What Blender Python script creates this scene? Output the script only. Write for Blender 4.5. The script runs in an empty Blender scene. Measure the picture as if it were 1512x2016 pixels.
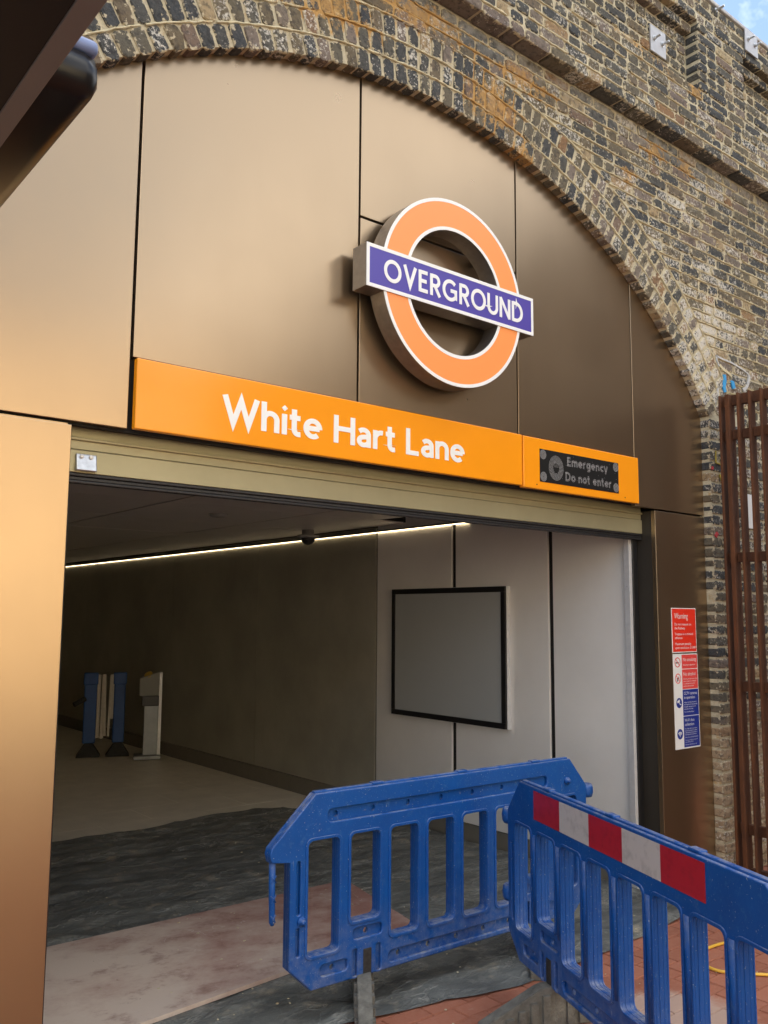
import bpy, bmesh, math, random
from mathutils import Vector, Matrix
random.seed(7)
RD = math.radians
sc = bpy.context.scene
C = sc.collection

# ------------------------------------------------------------------ camera
H = 1.65
CAM = (RD(39.2073), RD(6.7716), RD(0.4003), 1728.77)
cd = bpy.data.cameras.new('camera'); cam = bpy.data.objects.new('camera', cd); C.objects.link(cam)
cd.sensor_fit = 'VERTICAL'; cd.sensor_height = 36.0; cd.lens = CAM[3] / 2016 * 36.0
cd.clip_start = 0.05; cd.clip_end = 2000
cam.matrix_world = Matrix.Translation((0, 0, H)) @ Matrix.Rotation(-CAM[0], 4, 'Z') @ Matrix.Rotation(RD(90) + CAM[1], 4, 'X') @ Matrix.Rotation(CAM[2], 4, 'Z')
sc.camera = cam

# ------------------------------------------------------------------ sky, sun, exposure
SUN_EL, SUN_AZ = RD(44), RD(6)           # azimuth measured from +Y (behind the viaduct) towards +X
w = bpy.data.worlds.new('World'); sc.world = w; w.use_nodes = True
nt = w.node_tree; nt.nodes.clear()
def N(nt, t, **kw):
    n = nt.nodes.new(t)
    for k, v in kw.items(): setattr(n, k, v)
    return n
out = N(nt, 'ShaderNodeOutputWorld'); bg = N(nt, 'ShaderNodeBackground'); bg.inputs[1].default_value = 0.085
sky = N(nt, 'ShaderNodeTexSky'); sky.sky_type = 'NISHITA'; sky.sun_disc = False
sky.sun_elevation = SUN_EL; sky.sun_rotation = SUN_AZ; sky.air_density = 1.0; sky.dust_density = 0.6; sky.ozone_density = 1.0
tc = N(nt, 'ShaderNodeTexCoord'); nz = N(nt, 'ShaderNodeTexNoise'); nz.inputs['Scale'].default_value = 2.6; nz.inputs['Detail'].default_value = 7; nz.inputs['Roughness'].default_value = 0.58
cr = N(nt, 'ShaderNodeValToRGB'); cr.color_ramp.elements[0].position = 0.43; cr.color_ramp.elements[1].position = 0.58
mx = N(nt, 'ShaderNodeMixRGB'); mx.inputs[2].default_value = (12.6, 12.6, 12.5, 1)
mpw = N(nt, 'ShaderNodeMapping'); mpw.inputs['Location'].default_value = (3.8, 1.8, 3.0); nt.links.new(tc.outputs['Generated'], mpw.inputs[0]); nt.links.new(mpw.outputs[0], nz.inputs['Vector']); nt.links.new(nz.outputs[0], cr.inputs[0]); nt.links.new(cr.outputs[0], mx.inputs[0])
nt.links.new(sky.outputs[0], mx.inputs[1]); nt.links.new(mx.outputs[0], bg.inputs[0]); nt.links.new(bg.outputs[0], out.inputs[0])
sl = bpy.data.lights.new('sun', 'SUN'); sl.energy = 5.0; sl.angle = RD(0.6); sl.color = (1.0, 0.95, 0.86)
so = bpy.data.objects.new('sun', sl); C.objects.link(so); so.location = (0, 20, 30)
sd = Vector((math.sin(SUN_AZ) * math.cos(SUN_EL), math.cos(SUN_AZ) * math.cos(SUN_EL), math.sin(SUN_EL)))
so.rotation_euler = sd.to_track_quat('Z', 'Y').to_euler()
sc.render.engine = 'CYCLES'
vs = sc.view_settings; vs.view_transform = 'Standard'; vs.look = 'None'; vs.gamma = 1; vs.exposure = 1.7; vs.use_curve_mapping = False
sc.cycles.max_bounces = 8; sc.cycles.diffuse_bounces = 5

# ------------------------------------------------------------------ key dimensions (metres)
D = 3.2            # face of the metal cladding
YW = 3.132         # face of the brick wall
YF = 3.029         # face of the parapet and its piers
XW = 4.77          # right wall of the passage
AC = (2.888, 1.2333); AR = 3.066; RING = 0.1157
X1, X2, X3, X4, XL, XR = 1.337, 2.4464, 3.5538, 4.6193, 1.119, 5.395
ZS0, ZS1 = 2.357, 2.642
SPR = 3.002; LEDGE = 4.843; CRS = 0.0727

# ------------------------------------------------------------------ helpers
def mesh_obj(name, me, mat=None, parent=None):
    o = bpy.data.objects.new(name, me); C.objects.link(o)
    if mat is not None:
        me.materials.clear()
        for m in (mat if isinstance(mat, (list, tuple)) else [mat]): me.materials.append(m)
    if parent is not None:
        o.parent = parent
        if parent.type == 'EMPTY': o.matrix_parent_inverse = Matrix.Translation(-Vector(parent.location))
    return o
def obj(name, bm, mat=None, parent=None, smooth=False):
    me = bpy.data.meshes.new(name); bm.normal_update(); bm.to_mesh(me); bm.free()
    if smooth:
        for p in me.polygons: p.use_smooth = True
    return mesh_obj(name, me, mat, parent)
def tag(o, label, cat, group=None, kind=None):
    if label: o['label'] = label
    if cat: o['category'] = cat
    if group: o['group'] = group
    if kind: o['kind'] = kind
    return o
def thing(name, label, cat, loc=(0, 0, 0), group=None, rz=0):
    o = bpy.data.objects.new(name, None); C.objects.link(o); o.location = loc; o.empty_display_size = 0.1
    return tag(o, label, cat, group)
def structure(name, bm, mat):
    o = obj(name, bm, mat); o['kind'] = 'structure'; return o
def box(bm, x0, x1, y0, y1, z0, z1, bev=0.0, M=None, mi=0):
    vs_ = [bm.verts.new((x, y, z)) for z in (z0, z1) for y in (y0, y1) for x in (x0, x1)]
    fs = [bm.faces.new([vs_[i] for i in f]) for f in ((0, 2, 3, 1), (4, 5, 7, 6), (0, 1, 5, 4), (2, 6, 7, 3), (0, 4, 6, 2), (1, 3, 7, 5))]
    for f in fs: f.material_index = mi
    res = vs_
    if bev > 0:
        es = list({e for f in fs for e in f.edges})
        r = bmesh.ops.bevel(bm, geom=es, offset=bev, segments=2, affect='EDGES', profile=0.5)
        res = list({v for f in r['faces'] for v in f.verts} | {v for v in vs_ if v.is_valid})
        if mi:
            for v in res:
                for f in v.link_faces: f.material_index = mi
    if M is not None: bmesh.ops.transform(bm, matrix=M, verts=res)
    return res
def B(*a, **k):
    bm = bmesh.new(); box(bm, *a, **k); return bm
def tube(bm, pts, r, seg=10, closed=False, taper=None):
    n = len(pts); P_ = [Vector(p) for p in pts]; rings = []
    up = None
    for i, p in enumerate(P_):
        a = P_[i - 1] if (i > 0 or closed) else p; b = P_[(i + 1) % n] if (i < n - 1 or closed) else p
        t = (b - a).normalized()
        if up is None: up = t.orthogonal().normalized()
        up = (up - t * up.dot(t)).normalized(); s = t.cross(up)
        rr = r * (taper[i] if taper else 1)
        rings.append([bm.verts.new(p + (up * math.cos(2 * math.pi * k / seg) + s * math.sin(2 * math.pi * k / seg)) * rr) for k in range(seg)])
    for i in range(n - (0 if closed else 1)):
        A, Bb = rings[i], rings[(i + 1) % n]
        for k in range(seg): bm.faces.new((A[k], A[(k + 1) % seg], Bb[(k + 1) % seg], Bb[k]))
    if not closed:
        bm.faces.new(rings[0][::-1]); bm.faces.new(rings[-1])
def prism(bm, poly, y0, y1, bev=0.0, mi=0):
    """polygon in x,z extruded from y0 (front) to y1 (back)"""
    f = [bm.verts.new((x, y0, z)) for x, z in poly]; b = [bm.verts.new((x, y1, z)) for x, z in poly]
    n = len(poly); F = bm.faces.new(f); Bk = bm.faces.new(b[::-1]); fs = [F, Bk]
    for i in range(n): fs.append(bm.faces.new((f[i], b[i], b[(i + 1) % n], f[(i + 1) % n])))
    for q in fs: q.material_index = mi
    if bev > 0: bmesh.ops.bevel(bm, geom=[e for e in F.edges], offset=bev, segments=2, affect='EDGES', profile=0.5)
    bmesh.ops.recalc_face_normals(bm, faces=[q for q in bm.faces])
def lathe(bm, prof, c, axis='Z', seg=32):
    rings = []
    for r, h in prof:
        ring = []
        for k in range(seg):
            a = 2 * math.pi * k / seg; p = (r * math.cos(a), r * math.sin(a), h)
            if axis == 'Y': p = (p[0], p[2], p[1])
            if axis == 'X': p = (p[2], p[0], p[1])
            ring.append(bm.verts.new((c[0] + p[0], c[1] + p[1], c[2] + p[2])))
        rings.append(ring)
    for A, Bb in zip(rings, rings[1:]):
        for k in range(seg): bm.faces.new((A[k], A[(k + 1) % seg], Bb[(k + 1) % seg], Bb[k]))
    bm.faces.new(rings[0][::-1]); bm.faces.new(rings[-1])
    bmesh.ops.recalc_face_normals(bm, faces=bm.faces[:])
_yaw, _pit, _rol, _f = CAM
def proj(p):
    x, y, z = p[0], p[1], p[2] - H
    c, s = math.cos(_yaw), math.sin(_yaw); x, y = c * x - s * y, s * x + c * y
    c, s = math.cos(_pit), math.sin(_pit); y, z = c * y + s * z, -s * y + c * z
    return (756 + _f * x / y, 1008 - _f * z / y, y)

# ------------------------------------------------------------------ materials
MATS = {}
def mat(name, col, rough=0.6, metal=0.0, noise=0.0, nscale=8.0, col2=None, bump=0.0, bscale=40.0, spec=0.5, emis=None, estr=0, coat=0.0, stretch=None, nlo=0.35, nhi=0.65, rvar=0.0):
    m = bpy.data.materials.new(name); m.use_nodes = True; t = m.node_tree; p = t.nodes['Principled BSDF']
    p.inputs['Base Color'].default_value = (*col, 1); p.inputs['Roughness'].default_value = rough; p.inputs['Metallic'].default_value = metal
    p.inputs['Specular IOR Level'].default_value = spec; p.inputs['Coat Weight'].default_value = coat
    if emis: p.inputs['Emission Color'].default_value = (*emis, 1); p.inputs['Emission Strength'].default_value = estr
    g = N(t, 'ShaderNodeNewGeometry'); v = g.outputs['Position']
    if stretch:
        mp = N(t, 'ShaderNodeMapping'); mp.inputs['Scale'].default_value = stretch; t.links.new(v, mp.inputs[0]); v = mp.outputs[0]
    if noise > 0 or col2:
        n = N(t, 'ShaderNodeTexNoise'); n.inputs['Scale'].default_value = nscale; n.inputs['Detail'].default_value = 6; n.inputs['Roughness'].default_value = 0.6
        t.links.new(v, n.inputs['Vector'])
        r = N(t, 'ShaderNodeValToRGB'); r.color_ramp.elements[0].position = nlo; r.color_ramp.elements[1].position = nhi
        c2 = col2 if col2 else tuple(c * (1 - noise) for c in col)
        r.color_ramp.elements[0].color = (*c2, 1); r.color_ramp.elements[1].color = (*col, 1)
        t.links.new(n.outputs[0], r.inputs[0]); t.links.new(r.outputs[0], p.inputs['Base Color'])
        if rvar:
            mr = N(t, 'ShaderNodeMapRange'); mr.inputs[3].default_value = rough - rvar; mr.inputs[4].default_value = rough + rvar
            t.links.new(n.outputs[0], mr.inputs[0]); t.links.new(mr.outputs[0], p.inputs['Roughness'])
    if bump > 0:
        n2 = N(t, 'ShaderNodeTexNoise'); n2.inputs['Scale'].default_value = bscale; n2.inputs['Detail'].default_value = 5; t.links.new(v, n2.inputs['Vector'])
        b = N(t, 'ShaderNodeBump'); b.inputs['Strength'].default_value = bump; b.inputs['Distance'].default_value = 0.01
        t.links.new(n2.outputs[0], b.inputs['Height']); t.links.new(b.outputs[0], p.inputs['Normal'])
    MATS[name] = m; return m

def mth(t, op, a, b=None, clamp=False):
    n = N(t, 'ShaderNodeMath', operation=op); n.use_clamp = clamp
    for i, v in enumerate((a, b)):
        if v is None: continue
        if isinstance(v, (int, float)): n.inputs[i].default_value = v
        else: t.links.new(v, n.inputs[i])
    return n.outputs[0]
def mixc(t, fac, a, b):
    n = N(t, 'ShaderNodeMixRGB')
    for i, v in enumerate((fac, a, b)):
        if isinstance(v, (int, float)): n.inputs[i].default_value = v
        elif isinstance(v, tuple): n.inputs[i].default_value = (*v, 1)
        else: t.links.new(v, n.inputs[i])
    return n.outputs[0]
def noise(t, vec, scale, detail=5, rough=0.6):
    n = N(t, 'ShaderNodeTexNoise'); n.inputs['Scale'].default_value = scale; n.inputs['Detail'].default_value = detail; n.inputs['Roughness'].default_value = rough
    t.links.new(vec, n.inputs['Vector']); return n.outputs[0]
def step(t, v, lo, hi):
    n = N(t, 'ShaderNodeMapRange'); n.inputs[1].default_value = lo; n.inputs[2].default_value = hi; n.clamp = True
    t.links.new(v, n.inputs[0]); return n.outputs[0]
def blob(t, pos, c, r):
    s = N(t, 'ShaderNodeVectorMath', operation='SUBTRACT'); t.links.new(pos, s.inputs[0]); s.inputs[1].default_value = c
    m = N(t, 'ShaderNodeVectorMath', operation='MULTIPLY'); t.links.new(s.outputs[0], m.inputs[0]); m.inputs[1].default_value = tuple(1 / k for k in r)
    l = N(t, 'ShaderNodeVectorMath', operation='LENGTH'); t.links.new(m.outputs[0], l.inputs[0])
    return mth(t, 'SUBTRACT', 1.0, l.outputs['Value'], True)
STAINS = [((2.75, 3.1, 4.72), (0.65, 1, 0.16)), ((3.3, 3.1, 4.45), (0.35, 1, 0.28)), ((3.55, 3.1, 4.68), (0.5, 1, 0.12)), ((2.2, 3.1, 4.5), (0.5, 1, 0.18)), ((4.85, 3.1, 4.72), (0.25, 1, 0.14)), ((3.55, 3.1, 4.2), (0.16, 1, 0.22)),
          ((4.72, 3.1, 5.33), (0.5, 1, 0.16)), ((5.2, 3.1, 5.25), (0.16, 1, 0.1)), ((4.55, 3.1, 4.45), (0.12, 1, 0.12)), ((5.2, 3.1, 4.72), (0.2, 1, 0.1))]
def brick_material():
    m = bpy.data.materials.new('weathered_brick'); m.use_nodes = True; t = m.node_tree; p = t.nodes['Principled BSDF']
    g = N(t, 'ShaderNodeNewGeometry'); pos = g.outputs['Position']
    ar = N(t, 'ShaderNodeAttribute', attribute_name='rnd').outputs['Fac']; ae = N(t, 'ShaderNodeAttribute', attribute_name='edge').outputs['Fac']
    sep = N(t, 'ShaderNodeSeparateXYZ'); t.links.new(pos, sep.inputs[0]); z = sep.outputs[2]
    rp = N(t, 'ShaderNodeValToRGB'); e = rp.color_ramp.elements; rp.color_ramp.interpolation = 'LINEAR'
    stops = [(0.0, (0.035, 0.042, 0.052)), (0.2, (0.055, 0.058, 0.058)), (0.36, (0.10, 0.092, 0.072)), (0.52, (0.125, 0.105, 0.070)), (0.68, (0.13, 0.10, 0.062)), (0.80, (0.19, 0.155, 0.13)), (0.88, (0.15, 0.115, 0.10)), (0.95, (0.24, 0.13, 0.055)), (1.0, (0.40, 0.32, 0.19))]
    e[0].position, e[0].color = stops[0][0], (*stops[0][1], 1); e[1].position, e[1].color = stops[-1][0], (*stops[-1][1], 1)
    for q, c in stops[1:-1]:
        k = e.new(q); k.color = (*c, 1)
    t.links.new(ar, rp.inputs[0]); col = rp.outputs[0]
    # cleaned tan bricks at the foot of the pier
    low = mth(t, 'MULTIPLY', step(t, mth(t, 'ADD', z, mth(t, 'MULTIPLY', noise(t, pos, 6), 0.35)), 1.25, 1.0), 0.9)
    col = mixc(t, low, col, mixc(t, noise(t, pos, 9), (0.30, 0.21, 0.13), (0.50, 0.38, 0.24)))
    n1 = noise(t, pos, 70, 6, 0.7); col = mixc(t, mth(t, 'MULTIPLY', step(t, n1, 0.36, 0.76), 0.46), col, mixc(t, 0.5, col, (0.30, 0.27, 0.22)))
    dk = step(t, noise(t, pos, 33, 5, 0.65), 0.50, 0.36); col = mixc(t, mth(t, 'MULTIPLY', dk, 0.6), col, (0.03, 0.03, 0.032))
    # lime bloom and pale flecks
    reg = noise(t, pos, 2.3, 3)
    wash = mth(t, 'ADD', mth(t, 'MULTIPLY', blob(t, pos, (5.45, 3.1, 3.35), (0.62, 1, 0.75)), 0.16), mth(t, 'MULTIPLY', mth(t, 'SUBTRACT', reg, 0.5), 0.35))
    wash = mth(t, 'ADD', wash, mth(t, 'MULTIPLY', blob(t, pos, (5.0, 3.1, 4.0), (1.2, 1, 0.7)), 0.05))
    rb = mth(t, 'MULTIPLY', mth(t, 'SUBTRACT', mth(t, 'FRACT', mth(t, 'MULTIPLY', ar, 17.3)), 0.5), 0.20)
    fl = mth(t, 'ADD', mth(t, 'ADD', noise(t, pos, 55, 7, 0.72), wash), rb)
    fl = step(t, fl, 0.605, 0.665); col = mixc(t, mth(t, 'MULTIPLY', fl, 0.85), col, mixc(t, noise(t, pos, 20), (0.50, 0.48, 0.43), (0.78, 0.74, 0.66)))
    # pale grey bloom just under the ledge
    bl = mth(t, 'MULTIPLY', step(t, z, 4.66, 4.82), step(t, z, 4.85, 4.83)); bl = mth(t, 'MULTIPLY', bl, step(t, noise(t, pos, 14), 0.36, 0.6))
    col = mixc(t, mth(t, 'MULTIPLY', bl, 0.6), col, (0.44, 0.43, 0.40))
    # mortar smeared over the edges
    sm = step(t, mth(t, 'ADD', mth(t, 'ADD', mth(t, 'MULTIPLY', ae, 0.30), noise(t, pos, 38, 5, 0.6)), mth(t, 'MULTIPLY', wash, 0.4)), 0.74, 0.80)
    col = mixc(t, mth(t, 'MULTIPLY', sm, 0.9), col, (0.54, 0.47, 0.33))
    st = None
    for c_, r_ in STAINS:
        b_ = blob(t, pos, c_, r_); st = b_ if st is None else mth(t, 'MAXIMUM', st, b_)
    st = mth(t, 'MULTIPLY', step(t, mth(t, 'ADD', mth(t, 'MULTIPLY', st, 0.36), noise(t, pos, 21, 7, 0.75)), 0.70, 0.79), 0.68)
    col = mixc(t, mth(t, 'MULTIPLY', st, mth(t, 'SUBTRACT', 1.0, mth(t, 'MULTIPLY', dk, 0.5))), col, mixc(t, noise(t, pos, 30), (0.40, 0.19, 0.05), (0.64, 0.41, 0.14)))
    t.links.new(col, p.inputs['Base Color']); p.inputs['Roughness'].default_value = 0.88; p.inputs['Specular IOR Level'].default_value = 0.3
    hgt = mth(t, 'ADD', noise(t, pos, 60, 6, 0.7), mth(t, 'MULTIPLY', noise(t, pos, 180, 4, 0.7), 0.35))
    b = N(t, 'ShaderNodeBump'); b.inputs['Strength'].default_value = 0.9; b.inputs['Distance'].default_value = 0.008; t.links.new(hgt, b.inputs['Height']); t.links.new(b.outputs[0], p.inputs['Normal'])
    MATS['brick'] = m; return m
def mortar_material(name, a, b_):
    m = bpy.data.materials.new(name); m.use_nodes = True; t = m.node_tree; p = t.nodes['Principled BSDF']
    g = N(t, 'ShaderNodeNewGeometry'); pos = g.outputs['Position']
    col = mixc(t, step(t, noise(t, pos, 16, 6, 0.7), 0.35, 0.68), a, b_)
    col = mixc(t, mth(t, 'MULTIPLY', step(t, noise(t, pos, 45, 5, 0.7), 0.60, 0.72), 0.45), col, (0.14, 0.12, 0.09))
    st = None
    for c_, r_ in STAINS:
        q = blob(t, pos, c_, r_); st = q if st is None else mth(t, 'MAXIMUM', st, q)
    st = step(t, mth(t, 'ADD', mth(t, 'MULTIPLY', st, 0.45), noise(t, pos, 14, 6, 0.7)), 0.60, 0.74)
    col = mixc(t, mth(t, 'MULTIPLY', st, 0.9), col, mixc(t, noise(t, pos, 30), (0.40, 0.19, 0.05), (0.60, 0.38, 0.13)))
    t.links.new(col, p.inputs['Base Color']); p.inputs['Roughness'].default_value = 0.95; p.inputs['Specular IOR Level'].default_value = 0.2
    bn = N(t, 'ShaderNodeBump'); bn.inputs['Strength'].default_value = 1.0; bn.inputs['Distance'].default_value = 0.01; t.links.new(noise(t, pos, 70, 7, 0.7), bn.inputs['Height']); t.links.new(bn.outputs[0], p.inputs['Normal'])
    MATS[name] = m; return m
BRK = brick_material()
MOR = mortar_material('mortar', (0.44, 0.39, 0.275), (0.66, 0.60, 0.44))
PNT = mortar_material('pointing', (0.56, 0.50, 0.34), (0.72, 0.65, 0.46))

def cladding_material():
    m = bpy.data.materials.new('bronze_cladding'); m.use_nodes = True; t = m.node_tree; p = t.nodes['Principled BSDF']
    g = N(t, 'ShaderNodeNewGeometry'); pos = g.outputs['Position']
    mp = N(t, 'ShaderNodeMapping'); mp.inputs['Scale'].default_value = (1, 1, 0.35); t.links.new(pos, mp.inputs[0])
    sm = step(t, noise(t, mp.outputs[0], 2.4, 4, 0.5), 0.48, 0.80)
    col = mixc(t, mth(t, 'MULTIPLY', sm, 0.22), (0.40, 0.292, 0.186), (0.28, 0.20, 0.125))
    t.links.new(col, p.inputs['Base Color']); p.inputs['Metallic'].default_value = 0.92
    r = mth(t, 'ADD', 0.25, mth(t, 'MULTIPLY', noise(t, pos, 3.0, 5, 0.6), 0.08)); t.links.new(r, p.inputs['Roughness'])
    return m
CLAD = cladding_material()
DBRN = mat('dark_brown_steel', (0.035, 0.029, 0.022), 0.45, noise=0.1)
BACK = mat('backing_black', (0.012, 0.011, 0.010), 0.8)
ORANGE = mat('orange_enamel', (0.92, 0.33, 0.012), 0.16, noise=0.04, nscale=3, spec=0.5)
RORANGE = mat('roundel_orange', (0.92, 0.315, 0.085), 0.35)
RBLUE = mat('roundel_blue', (0.075, 0.055, 0.36), 0.35)
WHITE = mat('sign_white', (0.82, 0.84, 0.85), 0.4)
STEEL = mat('brushed_steel', (0.36, 0.34, 0.32), 0.38, metal=0.9, noise=0.15, nscale=30)
SHUT = mat('shutter_champagne', (0.40, 0.37, 0.23), 0.42, metal=0.35, noise=0.08, nscale=5)
RUB = mat('black_rubber', (0.018, 0.018, 0.02), 0.5, noise=0.3, nscale=60, bump=0.2, bscale=120)
ZINC = mat('zinc_plate', (0.60, 0.62, 0.64), 0.32, metal=0.85, noise=0.25, nscale=40)
WALLW = mat('white_wall_panel', (0.82, 0.80, 0.77), 0.38, noise=0.05, nscale=3)
ALU = mat('aluminium_trim', (0.70, 0.71, 0.73), 0.38, metal=0.3, noise=0.1, nscale=25)
CONC = mat('dark_concrete', (0.39, 0.375, 0.31), 0.5, noise=0.22, nscale=1.6, bump=0.06, bscale=30)
CEIL = mat('ceiling_tile', (0.60, 0.56, 0.54), 0.4, metal=0.0, noise=0.06, nscale=3)
TILE = mat('floor_tile', (0.80, 0.75, 0.64), 0.4, noise=0.12, nscale=5, bump=0.05, bscale=60)
GROUT = mat('floor_grout', (0.66, 0.62, 0.54), 0.8)
SKIRT = mat('skirting_grey', (0.20, 0.185, 0.155), 0.4, noise=0.1)
FRAMEB = mat('frame_black', (0.012, 0.012, 0.013), 0.35)
POSTER = mat('blank_poster', (0.42, 0.44, 0.44), 0.12, noise=0.03, nscale=2, coat=0.6)
LED = mat('led_strip', (1, 0.8, 0.5), 0.5, emis=(1.0, 0.78, 0.48), estr=2.6)
DARKP = mat('dark_plastic', (0.02, 0.02, 0.022), 0.3)
PALEP = mat('pale_plastic', (0.34, 0.33, 0.32), 0.5)
BLUEP = None

def barrier_material():
    m = bpy.data.materials.new('blue_barrier_plastic'); m.use_nodes = True; t = m.node_tree; p = t.nodes['Principled BSDF']
    g = N(t, 'ShaderNodeNewGeometry'); pos = g.outputs['Position']
    col = mixc(t, noise(t, pos, 7, 5), (0.0008, 0.050, 0.235), (0.0015, 0.088, 0.36))
    sc1 = step(t, noise(t, pos, 30, 8, 0.75), 0.56, 0.74); col = mixc(t, mth(t, 'MULTIPLY', sc1, 0.42), col, (0.09, 0.21, 0.40))
    mp = N(t, 'ShaderNodeMapping'); mp.inputs['Scale'].default_value = (1, 1, 0.16); mp.inputs['Rotation'].default_value = (0.2, 0.35, 0); t.links.new(pos, mp.inputs[0])
    scr = mth(t, 'MULTIPLY', step(t, noise(t, mp.outputs[0], 95, 4, 0.6), 0.66, 0.72), step(t, noise(t, pos, 6, 3), 0.5, 0.66)); col = mixc(t, mth(t, 'MULTIPLY', scr, 0.7), col, (0.38, 0.43, 0.50))
    sp = step(t, noise(t, pos, 140, 3, 0.6), 0.665, 0.72); col = mixc(t, mth(t, 'MULTIPLY', sp, 0.75), col, (0.46, 0.47, 0.47))
    sep = N(t, 'ShaderNodeSeparateXYZ'); t.links.new(g.outputs['Normal'], sep.inputs[0])
    sz = N(t, 'ShaderNodeSeparateXYZ'); t.links.new(pos, sz.inputs[0])
    # site dust lying on upward faces and thicker low down
    lowz = step(t, sz.outputs[2], 0.45, 0.12)
    du = mth(t, 'MULTIPLY', mth(t, 'ADD', mth(t, 'MULTIPLY', step(t, sep.outputs[2], 0.3, 0.9), 0.50), mth(t, 'MULTIPLY', lowz, 0.26)), step(t, noise(t, pos, 24, 6, 0.7), 0.38, 0.66))
    col = mixc(t, mth(t, 'ADD', du, 0.0), col, (0.40, 0.39, 0.36))
    t.links.new(col, p.inputs['Base Color']); p.inputs['Specular IOR Level'].default_value = 0.4
    r = mth(t, 'ADD', 0.34, mth(t, 'MULTIPLY', noise(t, pos, 18, 6, 0.7), 0.26)); t.links.new(r, p.inputs['Roughness'])
    b = N(t, 'ShaderNodeBump'); b.inputs['Strength'].default_value = 0.25; b.inputs['Distance'].default_value = 0.004; t.links.new(noise(t, pos, 45, 6, 0.7), b.inputs['Height']); t.links.new(b.outputs[0], p.inputs['Normal'])
    return m
BLUEP = barrier_material()
REDR = mat('red_reflective', (0.40, 0.012, 0.022), 0.35, noise=0.30, nscale=26, nlo=.25, nhi=.5)
WHTR = mat('white_reflective', (0.50, 0.49, 0.48), 0.4, noise=0.30, nscale=22, nlo=.25, nhi=.5)
FOOT = mat('recycled_foot', (0.17, 0.165, 0.145), 0.85, noise=0.45, nscale=18, bump=0.5, bscale=90)
FOOTD = mat('foot_tab_black', (0.035, 0.034, 0.032), 0.7, noise=0.5, nscale=60)
def sheet_material():
    m = bpy.data.materials.new('dark_groundsheet'); m.use_nodes = True; t = m.node_tree; p = t.nodes['Principled BSDF']
    g = N(t, 'ShaderNodeNewGeometry'); pos = g.outputs['Position']
    mp = N(t, 'ShaderNodeMapping'); mp.inputs['Scale'].default_value = (0.5, 1.6, 1); mp.inputs['Rotation'].default_value = (0, 0, 0.15); t.links.new(pos, mp.inputs[0])
    col = mixc(t, step(t, noise(t, mp.outputs[0], 3.2, 7, 0.66), 0.36, 0.68), (0.070, 0.076, 0.074), (0.16, 0.168, 0.158))
    col = mixc(t, mth(t, 'MULTIPLY', step(t, noise(t, pos, 11.0, 8, 0.75), 0.52, 0.70), 0.55), col, (0.33, 0.33, 0.30))
    col = mixc(t, mth(t, 'MULTIPLY', step(t, noise(t, pos, 5.0, 8, 0.75), 0.55, 0.70), 0.6), col, (0.42, 0.36, 0.26))
    def ridge(v, sc_, lo): return step(t, mth(t, 'ABSOLUTE', mth(t, 'SUBTRACT', noise(t, v, sc_, 4, 0.55), 0.5)), lo, 0.0)
    r1 = mth(t, 'MAXIMUM', ridge(mp.outputs[0], 2.6, 0.014), ridge(mp.outputs[0], 6.5, 0.02)); r2 = ridge(pos, 3.4, 0.010)
    rr = mth(t, 'MULTIPLY', mth(t, 'MAXIMUM', r1, r2), step(t, noise(t, pos, 2.1, 4), 0.42, 0.6)); col = mixc(t, mth(t, 'MULTIPLY', rr, 0.55), col, (0.36, 0.36, 0.33))
    t.links.new(col, p.inputs['Base Color']); p.inputs['Roughness'].default_value = 0.55
    b = N(t, 'ShaderNodeBump'); b.inputs['Strength'].default_value = 0.8; b.inputs['Distance'].default_value = 0.012
    t.links.new(mth(t, 'ADD', mth(t, 'ADD', noise(t, mp.outputs[0], 14, 6, 0.6), mth(t, 'MULTIPLY', rr, 0.8)), mth(t, 'MULTIPLY', noise(t, pos, 120, 3), 0.2)), b.inputs['Height']); t.links.new(b.outputs[0], p.inputs['Normal'])
    return m
SHEET = sheet_material()
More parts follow.
